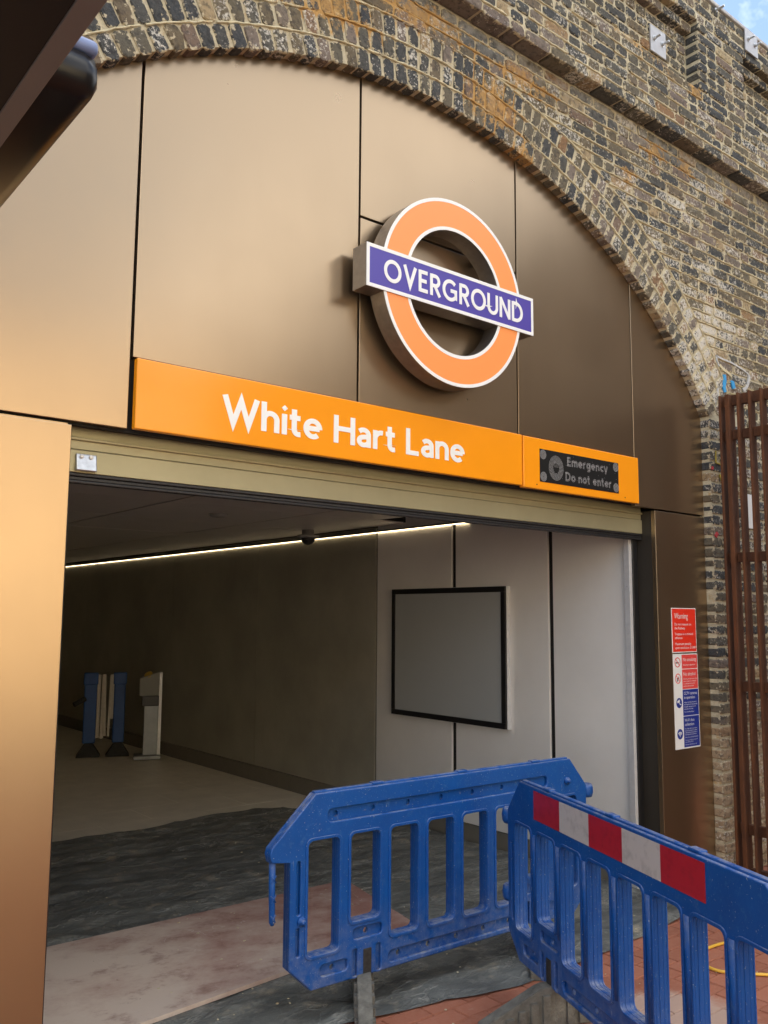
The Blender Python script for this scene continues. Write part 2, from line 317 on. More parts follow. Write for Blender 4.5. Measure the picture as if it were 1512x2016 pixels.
def ply_material():
    m = bpy.data.materials.new('phenolic_plywood'); m.use_nodes = True; t = m.node_tree; p = t.nodes['Principled BSDF']
    g = N(t, 'ShaderNodeNewGeometry'); pos = g.outputs['Position']
    mp = N(t, 'ShaderNodeMapping'); mp.inputs['Scale'].default_value = (0.9, 1.2, 1); mp.inputs['Rotation'].default_value = (0, 0, 0.3); t.links.new(pos, mp.inputs[0])
    sep = N(t, 'ShaderNodeSeparateXYZ'); t.links.new(pos, sep.inputs[0])
    dust = step(t, mth(t, 'ADD', noise(t, mp.outputs[0], 3.0, 7, 0.66), mth(t, 'MULTIPLY', mth(t, 'SUBTRACT', 2.6, sep.outputs[0]), 0.20)), 0.36, 0.74)
    col = mixc(t, dust, (0.29, 0.15, 0.125), (0.54, 0.45, 0.385))
    col = mixc(t, mth(t, 'MULTIPLY', step(t, noise(t, pos, 22, 8, 0.75), 0.58, 0.72), 0.45), col, (0.50, 0.46, 0.42))
    col = mixc(t, mth(t, 'MULTIPLY', step(t, noise(t, mp.outputs[0], 6, 7, 0.7), 0.46, 0.32), 0.5), col, (0.16, 0.09, 0.075))
    sc_ = step(t, mth(t, 'ABSOLUTE', mth(t, 'SUBTRACT', noise(t, pos, 4.2, 3, 0.5), 0.5)), 0.006, 0.0); col = mixc(t, mth(t, 'MULTIPLY', mth(t, 'MULTIPLY', sc_, step(t, noise(t, pos, 3.0, 3), 0.5, 0.62)), 0.5), col, (0.60, 0.55, 0.50))
    sp = step(t, noise(t, pos, 48, 2, 0.5), 0.74, 0.77); col = mixc(t, mth(t, 'MULTIPLY', sp, 0.8), col, (0.08, 0.05, 0.045))
    t.links.new(col, p.inputs['Base Color']); p.inputs['Roughness'].default_value = 0.6
    b = N(t, 'ShaderNodeBump'); b.inputs['Strength'].default_value = 0.3; b.inputs['Distance'].default_value = 0.004; t.links.new(noise(t, mp.outputs[0], 30, 6, 0.7), b.inputs['Height']); t.links.new(b.outputs[0], p.inputs['Normal'])
    return m
PLY = ply_material()
PLYE = mat('plywood_edge', (0.38, 0.27, 0.15), 0.8, noise=0.4, nscale=30)
PAVER = None
def paver_material():
    m = bpy.data.materials.new('red_clay_paver'); m.use_nodes = True; t = m.node_tree; p = t.nodes['Principled BSDF']
    g = N(t, 'ShaderNodeNewGeometry'); pos = g.outputs['Position']
    ri = N(t, 'ShaderNodeAttribute', attribute_name='rnd').outputs['Fac']
    col = mixc(t, ri, (0.31, 0.105, 0.058), (0.40, 0.145, 0.085))
    col = mixc(t, mth(t, 'MULTIPLY', step(t, noise(t, pos, 40, 7, 0.7), 0.42, 0.7), 0.35), col, (0.44, 0.22, 0.15))
    dust = mth(t, 'MULTIPLY', blob(t, pos, (3.35, 2.2, 0), (0.42, 0.36, 1)), 1.6)
    dust = step(t, mth(t, 'ADD', dust, noise(t, pos, 9, 6, 0.7)), 0.62, 0.95); col = mixc(t, mth(t, 'MULTIPLY', dust, 0.75), col, (0.50, 0.38, 0.31))
    t.links.new(col, p.inputs['Base Color']); p.inputs['Roughness'].default_value = 0.8
    b = N(t, 'ShaderNodeBump'); b.inputs['Strength'].default_value = 0.4; b.inputs['Distance'].default_value = 0.004; t.links.new(noise(t, pos, 110, 5, 0.7), b.inputs['Height']); t.links.new(b.outputs[0], p.inputs['Normal'])
    return m
PAVER = paver_material()
SAND = mat('joint_sand', (0.20, 0.105, 0.07), 0.95, noise=0.3, nscale=30)
CORTEN = mat('corten_steel', (0.125, 0.042, 0.012), 0.8, noise=0.5, nscale=14, col2=(0.070, 0.024, 0.009), bump=0.3, bscale=160, stretch=(1, 1, 0.3))
YCAB = mat('yellow_cable', (0.80, 0.48, 0.06), 0.45, noise=0.1)
ASPH = mat('asphalt', (0.075, 0.072, 0.068), 0.9, noise=0.3, nscale=4, bump=0.3, bscale=80)
STOCK = mat('stock_brick_far', (0.52, 0.40, 0.25), 0.9, noise=0.25, nscale=4)
RENDERW = mat('cream_render', (0.86, 0.69, 0.45), 0.85, noise=0.08, nscale=2)
GLASS = mat('dark_window_glass', (0.03, 0.035, 0.04), 0.08)
SLATE = mat('roof_slate', (0.10, 0.10, 0.11), 0.7, noise=0.2)
DECK = mat('viaduct_core', (0.10, 0.09, 0.08), 0.95, noise=0.2)
COPE = mat('coping_lead', (0.48, 0.48, 0.48), 0.6, noise=0.25, nscale=12)
RED = mat('notice_red', (0.80, 0.035, 0.015), 0.4)
RED2 = mat('notice_pale_red', (0.78, 0.075, 0.07), 0.4)
NBLUE = mat('notice_blue', (0.008, 0.03, 0.28), 0.4)
BLK = mat('notice_black', (0.008, 0.008, 0.008), 0.6, spec=0.2)

# ------------------------------------------------------------------ stroke lettering
def arc(cx, cy, rx, ry, a0, a1, n=14):
    return [(cx + rx * math.cos(RD(a0 + (a1 - a0) * i / n)), cy + ry * math.sin(RD(a0 + (a1 - a0) * i / n))) for i in range(n + 1)]
S_ = 0.075
def ring_(cx, cy, rx, ry, n=36): return ('c', arc(cx, cy, rx, ry, 0, 360, n)[:-1])
GL = {
 'O': (1.0, [ring_(.5, .5, .425, .43)]),
 'V': (.80, [('p', [(.07, 1), (.40, .10), (.73, 1)])]),
 'E': (.58, [('p', [(.075, 0), (.075, 1)]), ('p', [(.075, .925), (.54, .925)]), ('p', [(.075, .52), (.48, .52)]), ('p', [(.075, .075), (.55, .075)])]),
 'R': (.66, [('p', [(.075, 0), (.075, 1)]), ('p', [(.075, .925), (.30, .925)] + arc(.32, .70, .225, .225, 90, -90) + [(.075, .475)]), ('p', [(.28, .475), (.60, 0)])]),
 'G': (.97, [('p', arc(.5, .5, .425, .43, 45, 318, 26) + [(.85, .20), (.85, .49), (.52, .49)])]),
 'U': (.74, [('p', [(.075, 1), (.075, .37)] + arc(.37, .37, .295, .30, 180, 360) + [(.665, 1)])]),
 'N': (.76, [('p', [(.075, 0), (.075, 1)]), ('p', [(.06, .98), (.70, .02)]), ('p', [(.685, 0), (.685, 1)])]),
 'D': (.80, [('p', [(.075, 0), (.075, 1)]), ('p', [(.075, .925), (.30, .925)] + arc(.30, .5, .425, .425, 90, -90, 18) + [(.075, .075)])]),
 'W': (1.15, [('p', [(.06, 1), (.33, .10), (.575, .88), (.82, .10), (1.09, 1)])]),
 'H': (.78, [('p', [(.075, 0), (.075, 1)]), ('p', [(.705, 0), (.705, 1)]), ('p', [(.075, .53), (.705, .53)])]),
 'L': (.55, [('p', [(.075, 1), (.075, .075), (.53, .075)])]),
 'h': (.58, [('p', [(.07, 0), (.07, 1)]), ('p', arc(.285, .42, .215, .21, 180, 0) + [(.50, 0)])]),
 'n': (.58, [('p', [(.07, 0), (.07, .7)]), ('p', arc(.285, .42, .215, .21, 180, 0) + [(.50, 0)])]),
 'm': (.90, [('p', [(.07, 0), (.07, .7)]), ('p', arc(.26, .43, .19, .20, 180, 0) + [(.45, 0)]), ('p', arc(.64, .43, .19, .20, 180, 0) + [(.83, 0)])]),
 'i': (.16, [('p', [(.08, 0), (.08, .7)]), ('d', [(.08, .80), (.185, .905), (.08, 1.01), (-.025, .905)])]),
 't': (.40, [('p', [(.16, .92), (.16, .22)] + arc(.30, .22, .14, .15, 180, 270) + [(.38, .075)]), ('p', [(0, .63), (.37, .63)])]),
 'e': (.64, [('p', [(.07, .36), (.56, .36)]), ('p', arc(.32, .35, .25, .275, 0, 312, 24))]),
 'a': (.54, [('p', [(.08, .56)] + arc(.25, .45, .20, .18, 125, 0) + [(.45, 0)]), ('p', [(.45, .40), (.27, .37)] + arc(.25, .22, .175, .145, 100, 290) + [(.45, .14)])]),
 'r': (.40, [('p', [(.07, 0), (.07, .7)]), ('p', arc(.33, .38, .26, .25, 175, 80))]),
 'g': (.64, [ring_(.30, .37, .235, .265), ('p', [(.56, .7), (.56, -.05)] + arc(.33, -.05, .23, .18, 0, -140))]),
 'c': (.52, [('p', arc(.33, .35, .26, .275, 50, 310, 20))]),
 'y': (.56, [('p', [(.04, .7), (.29, .06)]), ('p', [(.53, .7), (.20, -.24)])]),
 'o': (.66, [ring_(.33, .35, .26, .275)]),
 ' ': (.26, []),
}
def ribbon(bm, pts, closed, wd, y0, y1, fx):
    n = len(pts); L = []; R_ = []
    for i in range(n):
        p = Vector(pts[i]); a = Vector(pts[i - 1]) if (i > 0 or closed) else None; b = Vector(pts[(i + 1) % n]) if (i < n - 1 or closed) else None
        d1 = (p - a).normalized() if a is not None else None; d2 = (b - p).normalized() if b is not None else None
        if d1 is None: d1 = d2
        if d2 is None: d2 = d1
        n1 = Vector((-d1.y, d1.x)); n2 = Vector((-d2.y, d2.x)); m = (n1 + n2)
        m = m.normalized() if m.length > 1e-4 else n1
        k = min(1.0 / max(m.dot(n1), 0.2), 3.2)
        L.append(p + m * wd * k); R_.append(p - m * wd * k)
    V = [[bm.verts.new(fx(q, y)) for q in S] for S in (L, R_) for y in (y0, y1)]
    Lf, Lb, Rf, Rb = V
    for i in range(n if closed else n - 1):
        j = (i + 1) % n
        bm.faces.new((Lf[i], Lf[j], Rf[j], Rf[i])); bm.faces.new((Lf[i], Lb[i], Lb[j], Lf[j])); bm.faces.new((Rf[i], Rf[j], Rb[j], Rb[i]))
    if not closed:
        bm.faces.new((Lf[0], Rf[0], Rb[0], Lb[0])); bm.faces.new((Lf[-1], Lb[-1], Rb[-1], Rf[-1]))
def text_width(s, gap=0.10): return sum(GL[c][0] + gap for c in s) - gap
def letters(s, x0, x1, z0, cap, y, mat_, parent, wgt=S_, gap=0.10, name='letter'):
    sx = (x1 - x0) / text_width(s, gap); cx = 0
    for ch in s:
        adv, strokes = GL[ch]
        if strokes:
            bm = bmesh.new()
            for i, (k, pts) in enumerate(strokes):
                off = cx; fx = lambda q, yy, off=off: (x0 + (off + q[0]) * sx, yy, z0 + q[1] * cap)
                yf = y - 0.0018 - 0.0003 * i
                if k == 'd':
                    f = [bm.verts.new(fx(q, yf)) for q in pts]; b = [bm.verts.new(fx(q, y)) for q in pts]; bm.faces.new(f)
                    for a in range(4): bm.faces.new((f[a], b[a], b[(a + 1) % 4], f[(a + 1) % 4]))
                else:
                    ribbon(bm, pts, k == 'c', wgt, yf, y, fx)
            bmesh.ops.recalc_face_normals(bm, faces=bm.faces[:])
            obj(name, bm, mat_, parent)
        cx += adv + gap
def font_text(name, s, x, z, size, y, mat_, parent, width=None):
    cu = bpy.data.curves.new('t', 'FONT'); cu.body = s; cu.size = size; cu.space_line = 0.95
    o = bpy.data.objects.new('t', cu); C.objects.link(o)
    dg = bpy.context.evaluated_depsgraph_get(); me = bpy.data.meshes.new_from_object(o.evaluated_get(dg))
    bpy.data.objects.remove(o); bpy.data.curves.remove(cu)
    if not me.vertices: return
    wd = max(v.co.x for v in me.vertices); k = (width / wd) if width else 1
    for v in me.vertices: v.co = Vector((x + v.co.x * k, y, z + v.co.y))
    return mesh_obj(name, me, mat_, parent)

# ------------------------------------------------------------------ ground
def gz(x, y): return -0.012
bm = bmesh.new()
box(bm, -400, 400, -400, 400, -0.6, -0.030)
ground = structure('ground', bm, ASPH)
pv = structure('pavement', B(-3, 12, -2.2, 3.19, -0.2, -0.010), SAND)

def add_attr(me, vals, name):
    a = me.attributes.new(name, 'FLOAT', 'POINT'); a.data.foreach_set('value', vals)

cand = []
row = 0; y = -2.15
while y < 3.18:
    x = -2.95 + (0.10 if row % 2 else 0)
    while x < 11.8:
        if -0.5 < x < 8:
            u, v, d = proj((x + .1, y + .05, 0))
            vis = d > 0.3 and -60 < u < 1580 and v < 2090
            cand.append((x, y, vis, (1 / d if d > 0.3 else 0)))
        x += 0.203
    y += 0.1025; row += 1
def paver_geo(bm, x, y, r, rl):
    a = 0.0985; b = 0.0490; j = lambda s: random.uniform(-s, s)
    zt = -0.002 + j(0.0012); cx, cy = x + .1 + j(.001), y + .05 + j(.001)
    lo = [bm.verts.new((cx + sx * a, cy + sy * b, -0.009)) for sx, sy in ((-1, -1), (1, -1), (1, 1), (-1, 1))]
    up = [bm.verts.new((cx + sx * (a - .003), cy + sy * (b - .003), zt + j(.0008))) for sx, sy in ((-1, -1), (1, -1), (1, 1), (-1, 1))]
    bm.faces.new(up)
    for i in range(4): bm.faces.new((lo[i], lo[(i + 1) % 4], up[(i + 1) % 4], up[i]))
    rl += [r] * 8
def hidden_by_sheet(x, y): return x > 2.3 and x < 4.6 and y > 2.98
vis = [c for c in cand if c[2] and not hidden_by_sheet(c[0] + .1, c[1] + .05)]; vis.sort(key=lambda c: -c[3])
keep = set(id(c) for c in vis[:300])
bs = bmesh.new(); rs = []
for c in cand:
    if id(c) in keep:
        b1 = bmesh.new(); r1 = []; paver_geo(b1, c[0], c[1], random.random(), r1)
        o = obj('paver', b1, PAVER, pv); add_attr(o.data, r1, 'rnd')
    else: paver_geo(bs, c[0], c[1], random.random(), rs)
o = obj('paver_field', bs, PAVER, pv); o['kind'] = 'stuff'; add_attr(o.data, rs, 'rnd')

# ------------------------------------------------------------------ viaduct
via = thing('railway_viaduct', 'old weathered brick railway viaduct with a wide arch and parapet', 'viaduct', (2.9, 3.2, 0))
core = bmesh.new()
box(core, -7, 14, YW + .03, 13.9, 4.70, 5.75); box(core, 5.46, 14, YW + .03, 13.9, -0.3, 4.72); box(core, -7, 0.31, YW + .03, 13.9, -0.3, 4.72); box(core, -7, 14, 13.8, 14.4, -0.3, 5.75)
obj('core', core, DECK, via)
bm = bmesh.new(); RR = AR + 0.010; ym = YW + 0.008
a0 = math.asin((SPR - AC[1]) / AR)
arcp = [(AC[0] - RR * math.cos(a0 + (math.pi - 2 * a0) * i / 60), AC[1] + RR * math.sin(a0 + (math.pi - 2 * a0) * i / 60)) for i in range(61)]
zt0 = LEDGE + .01; zs = arcp[0][1]
def qd(p): bm.faces.new([bm.verts.new(q) for q in p])
for (xa, za), (xb, zb) in zip(arcp, arcp[1:]):
    qd([(xa, ym, za), (xb, ym, zb), (xb, ym, zt0), (xa, ym, zt0)]); qd([(xa, ym, za), (xa, D + .03, za), (xb, D + .03, zb), (xb, ym, zb)])
for xa, xb in ((-1.2, arcp[0][0]), (arcp[-1][0], 7.9)):
    qd([(xa, ym, -.05), (xb, ym, -.05), (xb, ym, zt0), (xa, ym, zt0)]); xj = xb if xa < 0 else xa
    qd([(xj, ym, -.05), (xj, D + .03, -.05), (xj, D + .03, zs), (xj, ym, zs)])
bmesh.ops.remove_doubles(bm, verts=bm.verts[:], dist=1e-5); bmesh.ops.recalc_face_normals(bm, faces=bm.faces[:])
wall_m = obj('wall_mortar', bm, MOR, via)
bm = bmesh.new(); e = .007; zt = LEDGE + 16 * CRS
box(bm, -1.2, 7.9, YF + e, YW + .05, LEDGE + .018, LEDGE + 6 * CRS - .004)
box(bm, -1.2, 7.9, YW + e, YW + .06, LEDGE + 6 * CRS - .01, zt - .003)
box(bm, -1.2, 7.9, 3.08 + e, YW + .055, LEDGE + 12 * CRS + .016, LEDGE + 13 * CRS)
box(bm, -1.2, 7.9, YF + e, YW + .052, LEDGE + 13 * CRS + .016, zt - .002)
for px0, px1 in ((5.262, 5.87), (1.9, 2.508)): box(bm, px0 + e, px1 - e, YF + e + .001, YW + .02, LEDGE + 6 * CRS - .02, LEDGE + 13 * CRS + .02)
par_m = obj('parapet_mortar', bm, MOR, via)

def brick_geo(bm, c, e1, e2, nr, L, h, dep, rl, el, r=None, taper=0.0):
    """c: centre of the face; e1 along, e2 up, nr outward"""
    j = lambda s: random.gauss(0, s); hl, hh = L / 2, h / 2; cc = min(0.013, h * 0.2)
    out8 = [(-hl + cc, -hh), (hl - cc, -hh), (hl, -hh + cc), (hl, hh - cc), (hl - cc, hh), (-hl + cc, hh), (-hl, hh - cc), (-hl, -hh + cc)]
    out8 = [(u * (1 + taper * v / h) + j(.0022), v + j(.0018)) for u, v in out8]
    pr = j(.0022); rings = []
    for off, ins in ((-dep, 0), (-0.0045, 0), (0.0, 0.0045)):
        rg = []
        for u, v in out8:
            k = math.hypot(u, v); s = 1 - ins / max(min(abs(hl), abs(hh)), .02) * (0.55 if abs(u) > hl * .6 and L > 2 * h else 1) if ins else 1
            su = (hl - ins) / hl if ins else 1; sv = (hh - ins) / hh if ins else 1
            o = off + pr + (j(.0016) if off > -.02 else 0)
            if off < -.02: o = off
            rg.append(bm.verts.new(c + e1 * (u * su) + e2 * (v * sv) + nr * o))
        rings.append(rg)
    ctr = bm.verts.new(c + nr * (pr + 0.001 + j(.0015)) + e1 * j(.01))
    for a, b in zip(rings, rings[1:]):
        for i in range(8): bm.faces.new((a[i], a[(i + 1) % 8], b[(i + 1) % 8], b[i]))
    for i in range(8): bm.faces.new((rings[2][i], rings[2][(i + 1) % 8], ctr))
    # back ring capped so that undersides are solid
    r = random.random() if r is None else r
    rl += [r] * 25; el += [-0.8] * 8 + [0.95] * 8 + [0.72] * 8 + [0.0]
EX, EZ, NY = Vector((1, 0, 0)), Vector((0, 0, 1)), Vector((0, -1, 0))
bricks = []   # (args, section)
def tone(dark=0.0):
    r = random.random()
    return r if random.random() > dark else random.uniform(0, .30)
def course(x0, x1, z, h, yf, dep, sec, dark=0.0, wob=0.0):
    x = x0
    hdr = random.random() < .5
    while x < x1 - 0.03:
        L = (0.103 if random.random() < .52 else 0.213) * random.uniform(.95, 1.05)
        if x + L > x1 - 0.05: L = x1 - x
        bricks.append(((Vector((x + L / 2, yf, z + h / 2 + wob * math.sin(x * 3))), EX, EZ, NY, L, h, dep, tone(dark), 0.0), sec)); x += L + 0.0145
# arch rings of headers on edge
for k in range(3):
    r0 = AR + k * RING; r1 = r0 + RING - 0.009; rm = (r0 + r1) / 2
    span = math.pi - 2 * a0 + (0.02 if k else 0) + k * 0.012; nb = int(span * r0 / 0.0775); a = a0 - (span - (math.pi - 2 * a0)) / 2
    for i in range(nb):
        am = a + span * (i + .5) / nb + random.gauss(0, .0006); tl = span / nb * rm - 0.0145
        er = Vector((math.cos(am), 0, math.sin(am))); et = Vector((-math.sin(am), 0, math.cos(am)))
        c = Vector((AC[0], YW, AC[1])) + er * rm
        bricks.append(((c, et, er, NY, tl * random.uniform(.94, 1.05), r1 - r0, 0.064 if k == 0 else 0.03, tone(.18 if k == 0 else .10), 0.035), 'arch_ring'))
EXR = AR + 3 * RING
hs = (LEDGE - SPR) / 25
for i in range(25):
    z = SPR + i * hs; dz = z + hs / 2 - AC[1]
    if dz < EXR:
        dx = math.sqrt(EXR * EXR - dz * dz)
        course(AC[0] + dx + .008, 7.8, z + .0055, hs - .0125, YW, .03, 'spandrel', .15); course(-1.1, AC[0] - dx - .008, z + .0055, hs - .0125, YW, .03, 'spandrel', .15)
    else: course(-1.1, 7.8, z + .0055, hs - .0125, YW, .03, 'spandrel', .12)
for i in range(41):
    z = SPR - (i + 1) * (SPR / 41); h = SPR / 41
    st = XR + random.gauss(0, .002)
    L = .103 if i % 2 else .213
    bricks.append(((Vector((st + L / 2, YW, z + h / 2)), EX, EZ, NY, L, h - .0125, .066, tone(.25), 0.0), 'pier'))
    course(st + L + .0105, 7.8, z + .0055, h - .0125, YW, .03, 'pier', .2)
    course(-1.1, 2 * AC[0] - XR, z + .0055, h - .0125, YW, .03, 'pier', .2)
for i in range(16):
    z = LEDGE + i * CRS + .004; h = CRS - .0120
    if i < 6: course(-1.1, 7.8, z, h, YF, .102 if i == 0 else .03, 'parapet', .20)
    elif i < 12:
        course(-1.1, 1.895, z, h, YW, .03, 'parapet', .1); course(2.513, 5.257, z, h, YW, .03, 'parapet', .05); course(5.876, 7.8, z, h, YW, .03, 'parapet', .1)
        course(1.9, 2.508, z, h, YF, .101, 'parapet', .35); course(5.262, 5.87, z, h, YF, .101, 'parapet', .55)
    elif i == 12:
        course(-1.1, 1.895, z, h, 3.08, .06, 'parapet', .2); course(2.513, 5.257, z, h, 3.08, .06, 'parapet', .2); course(5.876, 7.8, z, h, 3.08, .06, 'parapet', .2); course(5.262, 5.87, z, h, YF, .101, 'parapet', .6); course(1.9, 2.508, z, h, YF, .101, 'parapet', .4)
    else: course(-1.1, 7.8, z, h, YF, .101 if i == 13 else .04, 'parapet', .45)
def vis_score(a):
    c = a[0]; u, v, d = proj(c)
    if d < .5 or not (0 < u < 1512 and 0 < v < 2016): return 0
    if u < 225 and v < 290 - u: return 0
    if u > 1425 and v > 785: return 0
    e = a[0] + a[1] * a[4]; g = a[0] + a[2] * a[5]; pu = proj(e); pg = proj(g)
    return abs((pu[0] - u) * (pg[1] - v) - (pu[1] - v) * (pg[0] - u))
ranked = sorted(range(len(bricks)), key=lambda i: -vis_score(bricks[i][0]))
single = set(i for i in ranked[:300] if vis_score(bricks[i][0]) > 0)
stuff = {}
for i, (a, sec) in enumerate(bricks):
    c, e1, e2, nr, L, h, dep, r, tp = a
    if i in single:
        b1 = bmesh.new(); rl, el = [], []; brick_geo(b1, c, e1, e2, nr, L, h, dep, rl, el, r, tp)
        bmesh.ops.recalc_face_normals(b1, faces=b1.faces[:]); o = obj('brick', b1, BRK, via); add_attr(o.data, rl, 'rnd'); add_attr(o.data, el, 'edge')
    else:
        s = stuff.setdefault(sec, (bmesh.new(), [], [])); brick_geo(s[0], c, e1, e2, nr, L, h, dep, s[1], s[2], r, tp)
for sec, (b1, rl, el) in stuff.items():
    bmesh.ops.recalc_face_normals(b1, faces=b1.faces[:]); o = obj(sec + '_brickwork', b1, BRK, via); add_attr(o.data, rl, 'rnd'); add_attr(o.data, el, 'edge'); o['kind'] = 'stuff'
# raised mortar pointing along the beds and between the rings
bm = bmesh.new()
def pointing(path, nr, wd):
    """path: list of (point, updir)"""
    prev = None
    for p, up in path:
        wv = wd * random.uniform(.55, 1.25); pr = 0.0035 + random.gauss(0, .0012); o = up * random.gauss(0, .0014)
        q = [bm.verts.new(p + o + up * wv * s + nr * k) for s, k in ((-1, -.006), (-.7, pr), (.7, pr), (1, -.006))]
        if prev:
            for i in range(3): bm.faces.new((prev[i], q[i], q[i + 1], prev[i + 1]))
        prev = q
for k in (1, 2, 3):
    span = math.pi - 2 * a0; rr = AR + k * RING - .0045
    pth = []
    for i in range(260):
        a = a0 + span * i / 259; er = Vector((math.cos(a), 0, math.sin(a)))
        if random.random() < .03 or (k == 3 and random.random() < .05): 
            if len(pth) > 3: pointing(pth, NY, .0045)
            pth = []
        pth.append((Vector((AC[0], YW, AC[1])) + er * rr, er))
    if len(pth) > 3: pointing(pth, NY, .0045)
def bed(x0, x1, z, yf, wd, gap=.05):
    pth = []; x = x0
    while x < x1:
        if random.random() < gap:
            if len(pth) > 3: pointing(pth, NY, wd)
            pth = []; x += random.uniform(.02, .25)
        pth.append((Vector((x, yf, z)), EZ)); x += .035
    if len(pth) > 3: pointing(pth, NY, wd)
for i in range(1, 25):
    z = SPR + i * hs - .001; dz = z - AC[1]; xs = AC[0] + math.sqrt(EXR * EXR - dz * dz) + .01 if dz < EXR else 1.0
    bed(xs, 7.8, z, YW, .0040, .07)
for i in range(1, 6): bed(1.0, 7.8, LEDGE + i * CRS - .001, YF, .0050 if i in (1, 2) else .0036, .04 if i in (1, 2) else .12)
bmesh.ops.recalc_face_normals(bm, faces=bm.faces[:])
o = obj('pointing', bm, PNT, via, smooth=True); o['kind'] = 'stuff'
obj('coping', B(-1.2, 7.9, YF - .012, 3.4, zt + .002, zt + .03, bev=.006), COPE, via)
# paint marks left on the brickwork
def mark(pts, wd, mt, yoff=.0075):
    bm = bmesh.new(); ribbon(bm, pts, False, wd, YW - yoff, YW + .002, lambda q, y: (q[0], y, q[1])); obj('paint_mark', bm, mt, via)
PW, PB, PY, PRD = mat('paint_white', (0.62, 0.63, 0.64), .8, noise=.4, nscale=40), mat('paint_blue', (0.04, 0.34, 0.72), .7, noise=.2, nscale=60), mat('paint_yellow', (0.55, 0.42, 0.08), .8, noise=.4, nscale=50), mat('paint_red', (0.55, 0.05, 0.06), .8, noise=.3, nscale=60)
def wob(pts, s=.006): return [(x + random.gauss(0, s), z + random.gauss(0, s)) for x, z in pts]
mark(wob([(5.51, 3.455), (5.60, 3.447), (5.70, 3.442), (5.80, 3.43), (5.88, 3.42), (5.94, 3.40)], .003), .006, PW)
mark(wob([(5.94, 3.40), (5.955, 3.37), (5.93, 3.33), (5.90, 3.30), (5.86, 3.275)], .003), .012, PW)
mark(wob([(5.51, 3.455), (5.525, 3.42), (5.54, 3.39)]), .006, PW)
mark(wob([(5.60, 3.345), (5.605, 3.30), (5.60, 3.25), (5.61, 3.21)], .003), .017, PB)
mark(wob([(5.70, 3.315), (5.72, 3.29), (5.73, 3.26)], .003), .020, PB)
mark(wob([(5.55, 3.395), (5.60, 3.375), (5.66, 3.355), (5.72, 3.335)], .004), .010, PNT)
mark(wob([(5.455, 2.78), (5.455, 2.70), (5.53, 2.69), (5.53, 2.78)], .003), .004, PY)
mark(wob([(5.50, 2.62), (5.52, 2.58)], .003), .006, PY)
mark([(5.418, 2.215), (5.437, 2.20)], .018, PRD); mark([(5.40, 2.66), (5.415, 2.655)], .010, PRD)
mark(wob([(5.41, 3.33), (5.44, 3.30)]), .007, PW); mark(wob([(5.51, 3.22), (5.515, 3.14)]), .006, PW)

# steel pattress plates with bolts
def plate(x0, x1, z0, z1, yf, label, slots):
    t_ = thing('tie_plate', label, 'metal plate', ((x0 + x1) / 2, yf, z0), 'tie plates on the parapet')
    obj('plate', B(x0, x1, yf - .014, yf - .002, z0, z1, bev=.003), ZP, t_)
    for fx, fz in slots:
        bx_, bz = x0 + (x1 - x0) * fx, z0 + (z1 - z0) * fz
        bm = bmesh.new(); lathe(bm, [(.020, 0), (.020, -.004), (.013, -.004), (.013, -.014), (.008, -.016), (.008, -.05), (.007, -.052)], (bx_, yf - .014, bz), 'Y', 12); obj('bolt', bm, ZINC, t_)
ZP = mat('galvanised_plate', (0.50, 0.51, 0.54), 0.55, metal=0.4, noise=0.12, nscale=20)
plate(4.822, 4.998, 5.425, 5.615, YW, 'pale galvanised plate with two bolts on the recessed parapet panel', [(.22, .52), (.76, .50)])
plate(5.895, 6.075, 5.845, 6.025, YF, 'pale galvanised plate with two bolts at the parapet top beside the pier', [(.22, .55), (.76, .50)])
for x in (5.50, 6.28):
    t_ = bmesh.new(); lathe(t_, [(.016, 0), (.016, -.01), (.009, -.012), (.009, -.07)], (x, YF - .002, zt - .03), 'Y', 12)
    tag(obj('stud_bolt', t_, ZINC), 'small steel stud sticking out of the parapet top %s' % ('above the brick pier' if x < 6 else 'right of the bolted plate'), 'bolt', 'stud bolts on the parapet')

# ------------------------------------------------------------------ metal cladding in the arch
clad = thing('arch_cladding', 'bronze metal panel cladding filling the brick arch', 'cladding', (2.9, D, 0))
g2 = 0.006
def arch_z(x, r=AR + .028): return AC[1] + math.sqrt(max(r * r - (x - AC[0]) ** 2, 0))
def panel_poly(xa, xb, zb):
    n = max(6, int((xb - xa) / .05)); return [(xa, zb), (xb, zb)] + [(xb + (xa - xb) * i / n, arch_z(xb + (xa - xb) * i / n)) for i in range(n + 1)]
def rect(xa, xb, za, zb): return [(xa, za), (xb, za), (xb, zb), (xa, zb)]
xl0 = 2 * AC[0] - XR
panels = [panel_poly(xl0 - .02, X1 - g2, ZS0 + .004), panel_poly(X1 + g2, X2 - g2, ZS1 + .006), rect(X2 + g2, X3 - g2, ZS1 + .006, 3.555), panel_poly(X2 + g2, X3 - g2, 3.567),
          panel_poly(X3 + g2, X4 - g2, ZS1 + .006), panel_poly(X4 + g2 * .6, XR + .02, 2.340), rect(xl0 - .02, XL, -.01, 2.345), rect(4.83, XR + .006, -.01, 2.329)]
for pl in panels:
    bm = bmesh.new(); prism(bm, pl, D, D + .03, bev=.0022); obj('panel', bm, CLAD, clad)
bm = bmesh.new(); pts = [(xl0 - .05, 2.352), (XR + .05, 2.352)] + [(XR + .05 + (xl0 - XR - .1) * i / 50, arch_z(XR + .05 + (xl0 - XR - .1) * i / 50, AR + .05)) for i in range(51)]
prism(bm, pts, D + .034, D + .06); obj('backing', bm, BACK, clad)
obj('reveal', B(4.83, 4.834, D + .031, 3.345, -.01, 2.329), DBRN, clad); obj('reveal', B(XL - .004, XL, D + .031, 3.42, -.01, 2.345), CLAD, clad)
